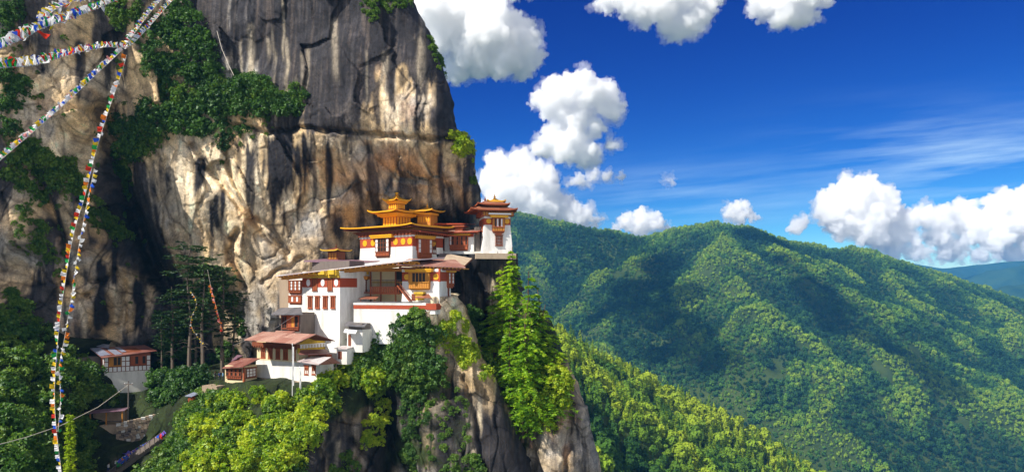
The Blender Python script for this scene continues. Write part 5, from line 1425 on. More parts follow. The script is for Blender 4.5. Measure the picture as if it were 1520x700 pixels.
# low recessed gallery on its left side
b = MB(); b.box(W - 1.4, W - .5, 2.6, D, -.8, C.z(336)); C.part(b, 'side_gallery', M['greytimber'])
b = MB(); b.box(W - 1.9, .9, -1.4, 1.6, -1.0, C.z(376.4)); C.part(b, 'terrace', M['stone'])

# --- the main hall: tall white block with the long sloping roof
A = Bld('main_hall', 'tall white main hall with red band, white discs and long sloping roof', 504.5, 512, 147, -35)
W = A.fx(449); D = A.ry(524); fr, rt_ = A.front(), A.right()
zt = A.z(402)
A.wall(W, 0, 0, D + 5, -7.5, zt, .7, zf=A.z(459))
b = MB(); b.box(W - .03, .03, -.03, D + 1, A.z(426), A.z(412.3)); A.part(b, 'red_band', M['red'])
zz = A.z(419); s_r = .56
for p in (458, 479.5, 499.5):
    b = MB(); b.disc(fr, A.fx(p), zz, .50, .02, .12, 16, 0, .66); A.part(b, 'white_disc', M['pane'])
for p0, p1 in ((464, 471.5), (486.5, 494)):
    A.window(fr, A.fx(p0), A.fx(p1), A.z(431, A.fx(p0)), A.z(413.5, A.fx(p0)), 'brown', 'redwood', 2, 1)
for p0, p1 in ((458, 464), (468.4, 474.8), (480.2, 486.6), (491.6, 498)):
    A.window(fr, A.fx(p0), A.fx(p1), A.z(457, A.fx(p0)), A.z(439.5, A.fx(p0)), 'redwood', 'brown', 2, 1, o=.2)
# stepped yellow eave brackets
b = MB()
for k in range(4):
    x0 = W + (-W) * (k + .08) / 4; x1 = W + (-W) * (k + .92) / 4; zs = A.z(403.5 - 1.0 * k)
    b.box(x0, x1, -.75, 0, A.z(409), zs, 0); b.box(x0 + .25, x1 - .25, -1.1, -.75, A.z(407), zs, 0)
b.box(W - .1, .1, -.45, 0, A.z(411.8), A.z(409.2)); A.part(b, 'eave_brackets', M['yellow'])
# recessed timber wing on the left
yl = 3.0; xl = A.fx(429, yl); fl = A.front(yl)
A.wall(xl, W + .2, yl, yl + 5, A.z(478), A.z(409), .15, name='wing_wall')
A.bay(fl, A.fx(431, yl), A.fx(449, yl) - .1, A.z(435, xl, yl), A.z(416, xl, yl), 'rwrwrw', .5, .24, 3, 'brown', 'redwood', None)
A.bay(fl, A.fx(430.5, yl), A.fx(449, yl) - .1, A.z(450, xl, yl), A.z(438.5, xl, yl), 'rwrwr', .4, .2, 1, 'redwood', 'brown', None)
b = MB(); b.box(A.fx(410, yl), xl + .1, yl + .8, yl + 6, A.z(476), A.z(409)); A.part(b, 'mud_wall', M['mud'])
# roof: one long plane falling to the left, and its beams
R0, R1 = A.L(409, 408.5, 151.2), A.L(611, 385.3, 142.8)
dy = 9.0
pts = [R0, R1, (R1[0], R1[1] + dy, R1[2] + .75), (R0[0], R0[1] + dy, R0[2] + .75)]
b = MB(); b.slab(pts, .2, 0, 1, 2); rf = A.part(b, 'long_roof', [M['roof_violet'], M['brown'], M['roof_pale']])  # sunlit rim painted pale along the slab's edge
b = MB(); n_ = 26
for k in range(n_):
    q = (k + .5) / n_; x = R0[0] + (R1[0] - R0[0]) * q; y = R0[1] + (R1[1] - R0[1]) * q; z = R0[2] + (R1[2] - R0[2]) * q
    b.box(x - .11, x + .11, y + .1, y + 2.4, z - .44, z - .21)
A.part(b, 'rafters', M['ochre'])
b = MB()
for yy in (1.0, 2.2):
    b.slab([(R0[0] + .4, R0[1] + yy, R0[2] - .42), (R1[0] - .3, R1[1] + yy, R1[2] - .42), (R1[0] - .3, R1[1] + yy + .35, R1[2] - .42), (R0[0] + .4, R0[1] + yy + .35, R0[2] - .42)], .4)
A.part(b, 'eave_beam', M['ochre'])
# rear raised roof strip
b = MB(); q0, q1 = A.L(451, 386.5, 156), A.L(536, 389.5, 153); b.slab([q0, q1, (q1[0], q1[1] + 5, q1[2] + .5), (q0[0], q0[1] + 5, q0[2] + .5)], .22, 0, 1, 2); A.part(b, 'rear_roof', [M['roof_violet'], M['brown'], M['roof_violet']])
b = MB(); b.box(q0[0] + 1, q1[0], q0[1] + 1.2, q0[1] + 5, q0[2] - 3.0, q0[2] - .2); A.part(b, 'rear_wall', M['greytimber'])

# --- the gallery wing to its right
G = Bld('gallery_wing', 'white gallery wing with red balcony, wooden bays and terrace wall', 652, 470, 145, -20)
fr, rt_ = G.front(), G.right()
x4 = G.fx(597); D = G.ry(669)
zt = G.z(399)
G.wall(x4, 0, 0, D, -.6, zt, .3, zf=G.z(436))
b = MB(); b.box(x4 - .02, .03, -.03, D + .03, G.z(417), G.z(403)); G.part(b, 'red_band', M['red'])
b = MB(); b.box(x4 - .04, .06, -.06, D + .05, G.z(402.9), zt + .05); G.part(b, 'parapet', M['white'])
G.discs(fr, [G.fx(604), G.fx(647.5)], G.z(410.5), .55)
a0, a1 = G.fx(609), G.fx(639)
G.bay(fr, a0, a1, G.z(428.5), G.z(403.5), 'oddddo', .7, .4, 1, 'ochre', 'ochre', 'gold', cor_h=.55, cor_over=.6)
b = MB(); b.box(-.02, .3, -.32, -.02, G.z(418), G.z(398)); G.part(b, 'corner_post', M['red'])
a0, a1 = G.ry(663), G.ry(670.5)
G.bay(rt_, a0, a1, G.z(426, 0, a0), G.z(404, 0, a0), 'wrw', .5, .25, 3, 'redwood', 'redwood', 'gold', cor_h=.5)
b = MB(); b.box(.1, .3, a0 + .3, a0 + .6, G.z(446, 0, a0), G.z(426, 0, a0)); G.part(b, 'drain_pipe', M['brown'])
# small gilded porch and door at its foot
b = MB(); b.box(G.fx(611.5), G.fx(617.5), -.16, .1, G.z(446), G.z(436)); dr = G.part(b, 'door', M['brown'])
b = MB(); b.box(G.fx(618), G.fx(632), -1.1, .1, G.z(436), G.z(433)); b.box(G.fx(620), G.fx(630), -.9, .1, G.z(445), G.z(436.1)); G.part(b, 'porch', M['yellow'])
b = MB(); p0, p1 = G.fx(622), G.fx(645); b.slab([(p0, -1.5, G.z(441)), (p1, -1.5, G.z(441)), (p1 - 1.2, .05, G.z(435.5)), (p0, .05, G.z(435.5))], .14); G.part(b, 'porch_roof', M['roof_brown'])
# set-back wing and balcony
y2 = 2.6; x2 = G.fx(509, y2); x3 = G.fx(546, y2); f2 = G.front(y2)
G.wall(x2, x3, y2, y2 + 6, G.z(470), G.z(396), .1, name='wing_wall')
a0, a1 = G.fx(510.5, 1.7), G.fx(542.5, 1.7)
G.bay(f2, a0, a1, G.z(435, a0, y2), G.z(415, a0, y2), 'wrwdwrw', .8, .22, 2, 'brown', 'brown', 'ochre', cor_h=.6, cor_over=.5)
b = MB(); n_ = 11
for k in range(n_):
    xa = a0 - .3 + (a1 - a0 + .6) * k / n_; b.box(xa + .06, xa + (a1 - a0 + .6) / n_ - .06, y2 - .5, y2, G.z(407.5, a0, y2), G.z(397.5, a0, y2))
G.part(b, 'eave_brackets', M['yellow'])
G.window(f2, G.fx(519, y2), G.fx(528.5, y2), G.z(455, a0, y2), G.z(438.5, a0, y2), 'redwood', 'brown', 2, 3, name='door')
y3 = 3.6; x5 = G.fx(545, y3); f3 = G.front(y3)
b = MB(); b.box(x3, x4 + .1, y3, y3 + 5, G.z(470), G.z(396)); G.part(b, 'recess_wall', M['cream'])
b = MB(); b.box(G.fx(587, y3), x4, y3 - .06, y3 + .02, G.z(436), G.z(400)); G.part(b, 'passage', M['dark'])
zfl = G.z(433, x3, 1.6)
b = MB(); b.box(x3, x4 - .1, 1.2, y3, zfl - .25, zfl); bal = G.part(b, 'balcony', M['brown'])
b = MB(); xa, xb = G.fx(549, 1.2), G.fx(593, 1.2); n_ = 14
for k in range(n_):
    q0 = xa + (xb - xa) * k / n_; b.box(q0 + .08, q0 + (xb - xa) / n_ - .08, 1.15, 1.22, zfl - .3, zfl + .85)
b.box(xa, xb, 1.08, 1.3, zfl + .85, zfl + .98); b.box(xa, xb, 1.08, 1.3, zfl - .42, zfl - .3); G.part(b, 'balustrade', M['redwood'], bal)
b = MB()
for k in range(24):
    q0 = xa + (xb - xa) * k / 23; b.box(q0 - .03, q0 + .03, 1.6, 1.66, zfl + .95, zfl + 2.2)
b.box(xa, xb, 1.58, 1.68, zfl + 2.2, zfl + 2.3); G.part(b, 'railing', M['greytimber'], bal)
for p in (550, 565, 587):
    b = MB(); q0 = G.fx(p, 1.3); b.box(q0 - .11, q0 + .11, 1.25, 1.47, G.z(452), G.z(397)); G.part(b, 'post', M['brown'])
b = MB(); b.box(x3 - .2, x4 + .1, 1.0, 1.35, G.z(402), G.z(398.3)); b.box(x3 - .2, x4 + .1, 1.8, 2.1, G.z(400.5), G.z(397.3)); G.part(b, 'eave_beam', M['ochre'])
b = MB(); b.box(x3, x4, y3 - .1, y3 - .02, G.z(419.5), G.z(417)); G.part(b, 'trim', M['yellow'])
# open stair from the balcony
b = MB(); p0, p1 = (G.fx(595, .4), G.z(424)), (G.fx(612, .2), G.z(447))
for k in range(14):
    q = k / 13; x = p0[0] + (p1[0] - p0[0]) * q; z = p0[1] + (p1[1] - p0[1]) * q; b.box(x - .16, x + .16, -.9, -.1, z - .1, z)
for yy in (-.98, -.05): b.tube([(p0[0], yy, p0[1] + .1), (p1[0], yy, p1[1] + .1)], .12, 4)
for yy in (-.98,): b.tube([(p0[0], yy, p0[1] + 1.0), (p1[0], yy, p1[1] + 1.0)], .05, 4)
G.part(b, 'stair', M['redwood'])
# terrace
yt = -2.4; ft = G.front(yt); xa, xb = G.fx(525, yt), G.fx(646, yt)
xm_ = G.fx(604, yt); b = MB(); b.box(xa, xm_, yt, y3, G.z(512, 0, yt), G.z(459, 0, yt)); b.box(xm_ + .002, xb, yt, y3, G.z(466, 0, yt), G.z(459, 0, yt)); G.part(b, 'terrace_wall', M['white'])
b = MB(); b.box(xa - .02, xb + .05, yt - .05, y3 - .05, G.z(458.8, 0, yt), G.z(453, 0, yt)); G.part(b, 'red_stripe', M['red'])
b = MB(); b.box(xa - .03, xb - 1.8, yt - .08, y3 - .08, G.z(452.9, 0, yt), G.z(449.2, 0, yt)); G.part(b, 'terrace_parapet', M['old_white'])
b = MB(); b.box(xa - .06, xb - 2.6, yt - .14, yt + .35, G.z(449.1, 0, yt), G.z(447.8, 0, yt)); G.part(b, 'coping', M['roof_slate'])
b = MB(); b.box(xb - 1.7, xb + .3, yt - .2, yt + 1.4, G.z(459.5, 0, yt), G.z(450.3, 0, yt)); G.part(b, 'red_block', M['red'])
# small red canopy on the terrace
b = MB(); p0, p1 = G.fx(535, -.6), G.fx(562, -.6); zz = G.z(440.5, p0, -.6); b.slab([(p0, -1.4, zz - .25), (p1, -1.4, zz - .25), (p1 - .5, .6, zz + .2), (p0 + .5, .6, zz + .2)], .12); G.part(b, 'canopy', M['roof_brown'])
for x in (p0 + .4, p1 - .5):
    b = MB(); b.box(x - .07, x + .07, -1.2, -1.06, G.z(448), zz - .36); G.part(b, 'canopy_post', M['brown'])
b = MB(); q0, q1, q2, q3 = G.L(588, 391.8, 143.6), G.L(691, 396.2, 146.2), G.L(676, 385, 153), G.L(607, 383.5, 151)
b.slab([q0, q1, q2, q3], .2, 0, 1, 2); G.part(b, 'hipped_roof', [M['roof_pink'], M['brown'], M['roof_pink']])
b = MB()
for k in range(18):
    q = (k + .5) / 18; x = q0[0] + (q1[0] - q0[0]) * q; y = q0[1] + (q1[1] - q0[1]) * q; z = q0[2] + (q1[2] - q0[2]) * q
    b.box(x - .1, x + .1, y + .1, y + 2.2, z - .4, z - .21)
G.part(b, 'rafters', M['ochre'])
b = MB(); b.slab([G.L(592, 396.5, 145), G.L(683, 399.5, 146.4), G.L(683, 398.5, 147.2), G.L(592, 396, 145.8)], .3); G.part(b, 'eave_beam', M['brown'])
# pale stone-weighted roof behind
b = MB(); b.slab([G.L(657, 388.5, 150), G.L(690, 393.5, 149.5), G.L(701, 383, 156), G.L(664, 376, 157)], .35, 0, 1, 1); G.part(b, 'stone_roof', [M['stone'], M['brown']])
b = MB(); b.slab([G.L(645, 388, 152.5), G.L(657, 388, 152), G.L(664, 376, 157.5), G.L(653, 376, 158)], .3); G.part(b, 'lean_to', M['greytimber'])

# --- grey-roofed timber porch left of the main hall
K = Bld('timber_porch', 'brown timber porch house with grey roof against the dark cliff hollow', 446, 500, 146.8, -25)
x0 = K.fx(417); fr = K.front()
b = MB(); b.box(x0, 0, 0, 4, -.8, K.z(464)); K.part(b, 'wall', M['greytimber'])
K.bay(fr, K.fx(428), K.fx(444), K.z(490), K.z(468), 'rod', .3, .2, 1, 'redwood', 'brown', None)
K.window(fr, K.fx(418.5), K.fx(426.5), K.z(488), K.z(469), 'brown', 'dark', 2, 1)
b = MB(); q = [K.L(402, 466, 147.5), K.L(449, 465.5, 144.8), K.L(447, 455.5, 149), K.L(416, 456.5, 151.5)]; b.slab(q, .16, 0, 1, 0); K.part(b, 'roof', [M['roof_slate'], M['brown']])

# --- little pavilion on the rock ledge behind the long roof
P_ = Bld('ledge_pavilion', 'small brown pavilion with gilt-edged roof behind the long roof', 500, 392, 158, -25, 'pavilion')
b = MB(); b.box(-2.2, .2, 0, 2.4, -1.5, P_.z(373)); P_.part(b, 'body', M['brown'])
P_.dentils(P_.front(), -2.0, 0, 0, .06, P_.z(384), P_.z(375), 3, 'ochre', 'panel', .7)
hip_roof(P_, 'roof', -3.1, 1.1, -1.2, 3.4, P_.z(371.5), .6, .08, .25, .14, 1.4, ('brown', 'brown', 'yellow'), finial=.8)

# --- the cream lodge
Lg = Bld('lodge', 'cream lodge with pink metal roof and brown shuttered windows above the knoll', 474.5, 569, 140.5, -34)
fr, rt_ = Lg.front(), Lg.right()
W = Lg.fx(380); D = Lg.ry(495); zb = Lg.z(536, W)
xm = Lg.fx(443)
b = MB(); b.frustum((W - .25, .2, -.25, D + .1), (W, 0, 0, D), -1.0, Lg.z(545)); b.frustum((W, xm + .3, 0, 8.0), (W, xm + .3, 0, 8.0), Lg.z(545) , zb + .4)
b.box(xm + .302, 0, 0, D, Lg.z(545), Lg.z(536)); Lg.part(b, 'wall', M['old_white'])
b = MB(); b.box(W + .12, xm, .12, 7.8, zb + .402, Lg.z(509, xm)); Lg.part(b, 'upper_wall', M['cream'])
b = MB(); b.box(W, xm + .05, -.03, .2, zb + .36, zb + .62); Lg.part(b, 'string_course', M['cream'])
for k, (p0, p1) in enumerate(((388, 394), (398.7, 404.7), (409.8, 416), (421, 427.5), (434, 439))):
    a0, a1 = Lg.fx(p0, .12), Lg.fx(p1, .12)
    Lg.window(Lg.front(.12), a0, a1, zb + .75, Lg.z(517.5, (W + xm) / 2), 'redwood', 'brown', 2, 1, arch=True)
b = MB(); b.box(W - .3, xm + .3, -.7, .1, Lg.z(516, xm), Lg.z(510.5, xm)); Lg.part(b, 'eave_beam', M['brown'])
Lg.dentils(Lg.front(.0), W, xm, .2, .8, Lg.z(518, xm), Lg.z(516.2, xm), 18, 'brown')
E0, E1, E2, E3 = Lg.L(362.5, 503.5, 144.6), Lg.L(438.5, 509, 138.0), Lg.L(469, 495.5, 141.5), Lg.L(390, 491.5, 149)
b = MB(); b.slab([E0, E1, E2, E3], .14, 0, 1, 0); mr = Lg.part(b, 'roof', [M['roof_pink'], M['brown']])
b = MB(); E4, E5 = Lg.L(497.5, 505, 143.5), Lg.L(424, 502, 152); b.slab([E2, E4, E5, E3], .14, 0, 1, 0); Lg.part(b, 'rear_roof', [M['roof_red'], M['brown']])
b = MB(); b.slab([Lg.L(404, 496, 145.2), Lg.L(424, 497.2, 143.3), Lg.L(438, 491, 146.2), Lg.L(410, 490, 148)], .25, 0, 1, 0); Lg.part(b, 'ridge_cap', [M['roof_pink'], M['dark']])
g0, g1, g2 = Lg.L(441.5, 513, 140), Lg.L(468.5, 499, 142), Lg.L(480, 511, 143.4)
# gable on the right-hand end
b = MB(); b.add([(xm + .02, 0, Lg.z(524, xm)), (xm + .02, 7, Lg.z(522, xm)), (xm + .02, 7, Lg.z(508.5, xm, 7) ), (xm + .02, 3.3, E2[2] - .35), (xm + .02, 0, Lg.z(511, xm)),
                 (xm - .3, 0, Lg.z(524, xm)), (xm - .3, 7, Lg.z(522, xm)), (xm - .3, 7, Lg.z(508.5, xm, 7)), (xm - .3, 3.3, E2[2] - .35), (xm - .3, 0, Lg.z(511, xm))],
                [(0, 1, 2, 3, 4), (9, 8, 7, 6, 5), (0, 5, 6, 1), (1, 6, 7, 2), (2, 7, 8, 3), (3, 8, 9, 4), (4, 9, 5, 0)]); Lg.part(b, 'gable', M['yellow'])
b = MB(); zz = Lg.z(517, xm)
for k in range(9): b.box(xm + .03, xm + .2, .3 + k * .7, .75 + k * .7, zz, zz + .55)
b.box(xm + .03, xm + .14, .1, 6.8, zz + .56, zz + .72); Lg.part(b, 'gable_brackets', M['pane'])
b = MB(); r0, r1, r2, r3 = Lg.L(445, 521, 139), Lg.L(477, 526.5, 141), Lg.L(486, 519, 145), Lg.L(447, 516.5, 144); b.slab([Lg.L(443, 525.5, 138.6), Lg.L(490, 524.5, 142.5), Lg.L(484, 517.5, 145), Lg.L(446, 519, 141.5)], .12, 0, 1, 0); Lg.part(b, 'middle_roof', [M['roof_red'], M['brown']])
b = MB(); b.box(xm + .3, -.4, 2.0, D, Lg.z(538), Lg.z(527)); Lg.part(b, 'middle_wall', M['redwood'])
b = MB(); b.slab([Lg.L(441, 535.5, 138), Lg.L(473, 540.5, 137.2), Lg.L(492, 529.5, 141), Lg.L(462, 528, 143)], .12, 0, 1, 0); Lg.part(b, 'annex_roof', [M['roof_pale'], M['brown']])
b = MB(); b.slab([Lg.L(473, 540.5, 137.2), Lg.L(506, 538, 143), Lg.L(492, 529.3, 141)], .1, 0, 1, 0); Lg.part(b, 'annex_gable_roof', [M['roof_brown'], M['brown']])
for p0, p1 in ((452.5, 458.5), (463.5, 469)):
    Lg.window(fr, Lg.fx(p0), Lg.fx(p1), Lg.z(555, Lg.fx(p0)), Lg.z(542, Lg.fx(p0)), 'redwood', 'brown', 2, 1, arch=True)
b = MB(); b.box(W - .6, -3.0, -1.1, -.2, -1.4, Lg.z(563.5, W / 2)); Lg.part(b, 'earth_plinth', M['mud'])

# --- the small timber house left of the lodge
Sm = Bld('timber_house', 'small cream timber house with red roof beside the lodge', 362, 569, 144.5, -22)
fr, rt_ = Sm.front(), Sm.right()
x0 = Sm.fx(334); D = Sm.ry(381)
b = MB(); b.box(x0, 0, 0, D, -.8, Sm.z(543)); Sm.part(b, 'wall', M['cream'])
Sm.bay(fr, Sm.fx(337), Sm.fx(359), Sm.z(563), Sm.z(547), 'drdrdrd', .25, .3, 2, 'brown', 'redwood', None)
b = MB(); b.box(-.2, .12, -.1, .3, -.6, Sm.z(545)); Sm.part(b, 'corner_post', M['redwood'])
a0, a1 = .5, D - .2
Sm.window(rt_, a0, a1, Sm.z(559.5, 0, D / 2), Sm.z(545.5, 0, D / 2), 'brown', 'pane', 3, 3, name='panel_wall')
b = MB(); b.slab([Sm.L(330, 545.5, 145.5), Sm.L(361, 543.5, 143.2), Sm.L(386, 531, 147.5), Sm.L(352, 531, 151)], .14, 0, 1, 0); Sm.part(b, 'roof', [M['roof_red'], M['brown']])
b = MB(); b.slab([Sm.L(343, 535, 149.5), Sm.L(352, 531, 149), Sm.L(361, 527, 153), Sm.L(352, 526, 154)], .14); Sm.part(b, 'rear_roof', M['roof_violet'])
b = MB(); b.box(x0 - 2.9, x0 + .5, -2.6, 4, -2.5, -.35); Sm.part(b, 'yard_terrace', M['mud'])

# --- sheds by the terrace wall
Sh = Bld('shed', 'small grey-roofed shed at the foot of the terrace wall', 538, 506, 144, -24, 'shed')
b = MB(); b.box(Sh.fx(515), 0, 0, 3, -2.0, Sh.z(489)); Sh.part(b, 'wall', M['old_white'])
b = MB(); b.box(Sh.fx(516), -.3, .3, 3, Sh.z(488.9), Sh.z(480)); Sh.part(b, 'upper_wall', M['greytimber'])
b = MB(); b.slab([Sh.L(511, 482, 144.3), Sh.L(541, 484, 142.8), Sh.L(545, 479, 146), Sh.L(515, 477, 147)], .16); Sh.part(b, 'roof', M['roof_slate'])
b = MB(); b.slab([Sh.L(510, 492, 143.2), Sh.L(528, 494, 142.4), Sh.L(531, 489, 144.2), Sh.L(512, 487.5, 145)], .14); Sh.part(b, 'lean_to', M['pane'])
b = MB(); b.box(Sh.fx(517), Sh.fx(521), -.06, .05, -.9, 1.1); Sh.part(b, 'door', M['brown'])
Sx = Bld('shed', 'tiny pale shed between the lodge roof and the terrace shrubs', 515, 528, 143.5, -24, 'shed')
b = MB(); b.box(-2.2, 0, 0, 2, -1.5, Sx.z(517)); Sx.part(b, 'wall', M['old_white'])
b = MB(); b.slab([(-2.5, -.4, Sx.z(516.8)), (.3, -.4, Sx.z(516.8)), (.3, 2.3, Sx.z(514)), (-2.5, 2.3, Sx.z(514))], .12); Sx.part(b, 'roof', M['roof_pale'])
b = MB(); b.box(-1.9, -1.1, -.05, .05, -.6, .8); Sx.part(b, 'door', M['brown'])

# --- the hut on the left
Hu = Bld('hut', 'white-panelled hut with maroon and bluish roof on a whitewashed stone base', 223.5, 553, 165, 38)
fr = Hu.front(); W = Hu.fx(154.5); lf = Hu.left(W)
D = 4.2
zt = Hu.z(528, W / 2); zb = Hu.z(552.5, W)
zb = Hu.z(548.5)
b = MB(); b.box(W, 0, 0, D, zb, zt + .4); Hu.part(b, 'wall', M['brown'])
b = MB(); cw = -W / 11.0
for (c0, c1, r0, r1) in [(0, 1, 1, 2), (0, 1, 2, 3), (4, 5, 1, 2), (4, 5, 2, 3), (5, 6, 1, 2), (5, 6, 2, 3), (10, 11, 1, 2), (10, 11, 2, 3), (3.3, 4, 1, 2)] + [(k, k + 1, 0, 1) for k in range(11)]:
    if (c0, r0) == (3.3, 1): continue
    hh = (zt - zb) / 3
    b.box(W + c0 * cw + .09, W + c1 * cw - .09, 0, .06, zb + r0 * hh + .08, zb + r1 * hh - .08, fr=fr)
Hu.part(b, 'white_panel', M['pane'])
hh = (zt - zb) / 3
Hu.bay(fr, W + 1.2 * cw, W + 3.9 * cw, zb + hh, zt, 'odd', .18, .12, 1, 'ochre', 'brown', None)
Hu.bay(fr, W + 6.3 * cw, W + 9.8 * cw, zb + hh, zt, 'rdrd', .18, .16, 1, 'redwood', 'redwood', None)
b = MB()
for k in range(3):
    b.box(.2 + k * 1.35, 1.35 + k * 1.35, 0, .06, zb + .1, zb + hh - .1, fr=lf)
b.box(.2, .8, 0, .06, zb + hh, zt - .1, fr=lf); b.box(2.9, 4.0, 0, .06, zb + hh, zt - .1, fr=lf)
Hu.part(b, 'white_panel', M['pane'])
Hu.window(lf, 1.1, 2.6, zb + hh * .8, zt - .1, 'redwood', 'brown', 2, 2)
b = MB(); b.frustum((W + .5, .5, -.9, D), (W + .05, -.05, .05, D), zb - 5.0, zb - .02); Hu.part(b, 'stone_base', M['old_white'])
q = [Hu.L(152, 530.5, 158.2), Hu.L(233, 520, 166.2), Hu.L(215, 511.5, 172), Hu.L(133, 516.5, 164)]
b = MB(); b.slab(q, .14, 0, 1, 0); rf = Hu.part(b, 'roof', [M['roof_red'], M['brown']])
def lerp3(a, b_, t): return tuple(a[i] + (b_[i] - a[i]) * t for i in range(3))
def up(p, h=.06): return (p[0], p[1], p[2] + h)
b = MB()
for (u0, u1, v0, v1) in ((0.0, .18, .15, .98), (.25, .38, .1, .75), (.42, .5, .3, .9)):
    c_ = [lerp3(lerp3(q[0], q[1], u_), lerp3(q[3], q[2], u_), v_) for u_, v_ in ((u0, v0), (u1, v0), (u1, v1), (u0, v1))]
    b.slab([up(p) for p in c_], .05)
b.build('roof_sheet', M['roof_blue'], rf)
b = MB(); b.slab([Hu.L(118, 510, 168), Hu.L(162, 515.5, 164.8), Hu.L(163, 511, 168), Hu.L(119, 506, 171)], .14); Hu.part(b, 'rear_roof', M['roof_blue'])
b = MB(); b.box(W - 4.2, W - .1, 2.6, 5.2, zb - 1.5, zb + 3.0); Hu.part(b, 'side_shed', M['greytimber'])

# ------------------------------------------------------------------ prayer flags
def cloth(name, col, tr=0.3):
    m, t, p = new_mat(name); t.nodes.remove(p)
    n = noise_tex(t, 4, 3, 0.6)
    c = mix(t, n, tuple(x * .75 for x in col), tuple(min(1, x * 1.15) for x in col))
    d = t.nodes.new('ShaderNodeBsdfDiffuse'); tl = t.nodes.new('ShaderNodeBsdfTranslucent'); ms = t.nodes.new('ShaderNodeMixShader'); ms.inputs[0].default_value = tr
    t.links.new(c, d.inputs[0]); t.links.new(c, tl.inputs[0]); t.links.new(d.outputs[0], ms.inputs[1]); t.links.new(tl.outputs[0], ms.inputs[2])
    t.links.new(ms.outputs[0], t.nodes['Material Output'].inputs[0])
    return m
FC = {'blue': (0.03, 0.10, 0.55), 'white': (0.82, 0.80, 0.78), 'red': (0.62, 0.05, 0.03), 'green': (0.03, 0.30, 0.07), 'yellow': (0.80, 0.55, 0.03), 'orange': (0.75, 0.20, 0.03), 'violet': (0.16, 0.13, 0.55), 'pink': (0.75, 0.30, 0.28)}
FM = {k: cloth(k + '_flag_cloth', c) for k, c in FC.items()}
FLAG = {}
for k in FM:
    for vv in range(3):
        r_ = np.random.default_rng(vv + 50)
        nx, nz = 5, 6
        U, Wd = np.meshgrid(np.linspace(-.5, .5, nx), np.linspace(0, 1, nz))
        bend = 0.22 * np.sin(Wd * (3.2 + vv) + U * 2.0 + vv) * Wd + 0.10 * np.sin(U * 7 + vv * 2)
        P = np.stack([U * (1 - .12 * Wd) + .10 * np.sin(Wd * 4 + vv) * Wd, bend, -Wd * (1 - .1 * vv)], -1)
        me = np_mesh('flag', P, grid_quads(nz, nx), smooth=True); me.materials.append(FM[k]); FLAG[k, vv] = me

def flag_line(label, pts, n, size, hang, cols, seed, group, spread=0.35, rope_r=0.022, t0=0.0, t1=1.0, jitter=0.25, warp=1.0):
    """a rope through real points (px, py, depth) with flags sewn on it; hang: where the flags point"""
    rr = random.Random(seed)
    W = [V3(*p) for p in pts]
    fine = []
    for k in range(len(W) - 1):                                   # smooth curve through the points
        p0, p1, p2, p3 = W[max(k - 1, 0)], W[k], W[k + 1], W[min(k + 2, len(W) - 1)]
        for i in range(8):
            t = i / 8
            fine.append(0.5 * ((2 * p1) + (p2 - p0) * t + (2 * p0 - 5 * p1 + 4 * p2 - p3) * t * t + (3 * p1 - p0 - 3 * p2 + p3) * t ** 3))
    fine.append(W[-1])
    e = empty('prayer_flag_line', fine[0]); tag(e, label, 'prayer flags', group)
    O = fine[0]
    b = MB(); b.tube([p - O for p in fine], rope_r, 5); b.build('rope', M['rope'], e)
    L = [0]
    for k in range(1, len(fine)): L.append(L[-1] + (fine[k] - fine[k - 1]).length)
    extra = []
    for i in range(n):
        s_ = (t0 + (t1 - t0) * ((i + .5) / n) ** warp) * L[-1]
        k = max(0, min(len(fine) - 2, int(np.searchsorted(L, s_)) - 1))
        p = fine[k].lerp(fine[k + 1], (s_ - L[k]) / max(1e-6, L[k + 1] - L[k]))
        T_ = (fine[k + 1] - fine[k]).normalized()
        hd = (Vector(hang) + Vector((rr.gauss(0, 1), rr.gauss(0, 1), rr.gauss(0, 1))) * spread).normalized()
        hd = (hd - T_ * hd.dot(T_) * .7).normalized()
        zx = -hd; yx = zx.cross(T_).normalized(); xx = yx.cross(zx)
        sc = size * rr.uniform(.8, 1.2)
        mat = Matrix((xx, yx, zx)).transposed().to_4x4(); mat = Matrix.Translation(p - O) @ mat @ Matrix.Diagonal((sc * rr.uniform(.7, 1.0), sc, sc, 1))
        c = cols[i % len(cols)] if rr.random() > jitter else rr.choice(cols)
        me = FLAG[c, rr.randrange(3)]
        if i < 100:
            o = link('flag', me, e); o.matrix_local = mat
        else: extra.append((me, mat, c))
    if extra:
        vs, fs, mi, names = [], [], [], []
        for me, mat, c in extra:
            co = np.empty(len(me.vertices) * 3, np.float32); me.vertices.foreach_get('co', co); co = np.c_[co.reshape(-1, 3), np.ones(len(me.vertices))]
            if c not in names: names.append(c)
            fs.append(grid_quads(6, 5) + sum(map(len, vs))); vs.append(co @ np.array(mat).T[:, :3]); mi += [names.index(c)] * len(fs[-1])
        me = np_mesh('flags', np.concatenate(vs), np.concatenate(fs), smooth=True); me.polygons.foreach_set('material_index', mi)
        tag(link('flags', me, e, [FM[c] for c in names]), kind='stuff')
    return e
LU = ['blue', 'white', 'red', 'green', 'yellow']
LW = ['white', 'blue', 'white', 'red', 'white', 'green', 'white', 'yellow']
GR = 'prayer flag lines strung across the gorge'
flag_line('thick bright flag garland crossing the top corner, upper of two swelling flag ropes', [(-30, 80, 27), (0, 72, 30), (35, 57, 33), (66, 41, 36), (110, 26, 42), (165, 4, 50), (200, -12, 54)], 200, .40, (-.55, -.1, .75), LW, 1, GR, .5, warp=.9)
flag_line('flag line branching upward from the thick top-corner garland', [(66, 42, 36.2), (69, 28, 38), (84, 13, 41), (118, -1, 46), (140, -8, 50)], 90, .36, (-.8, -.1, .4), LW, 2, GR, .5)
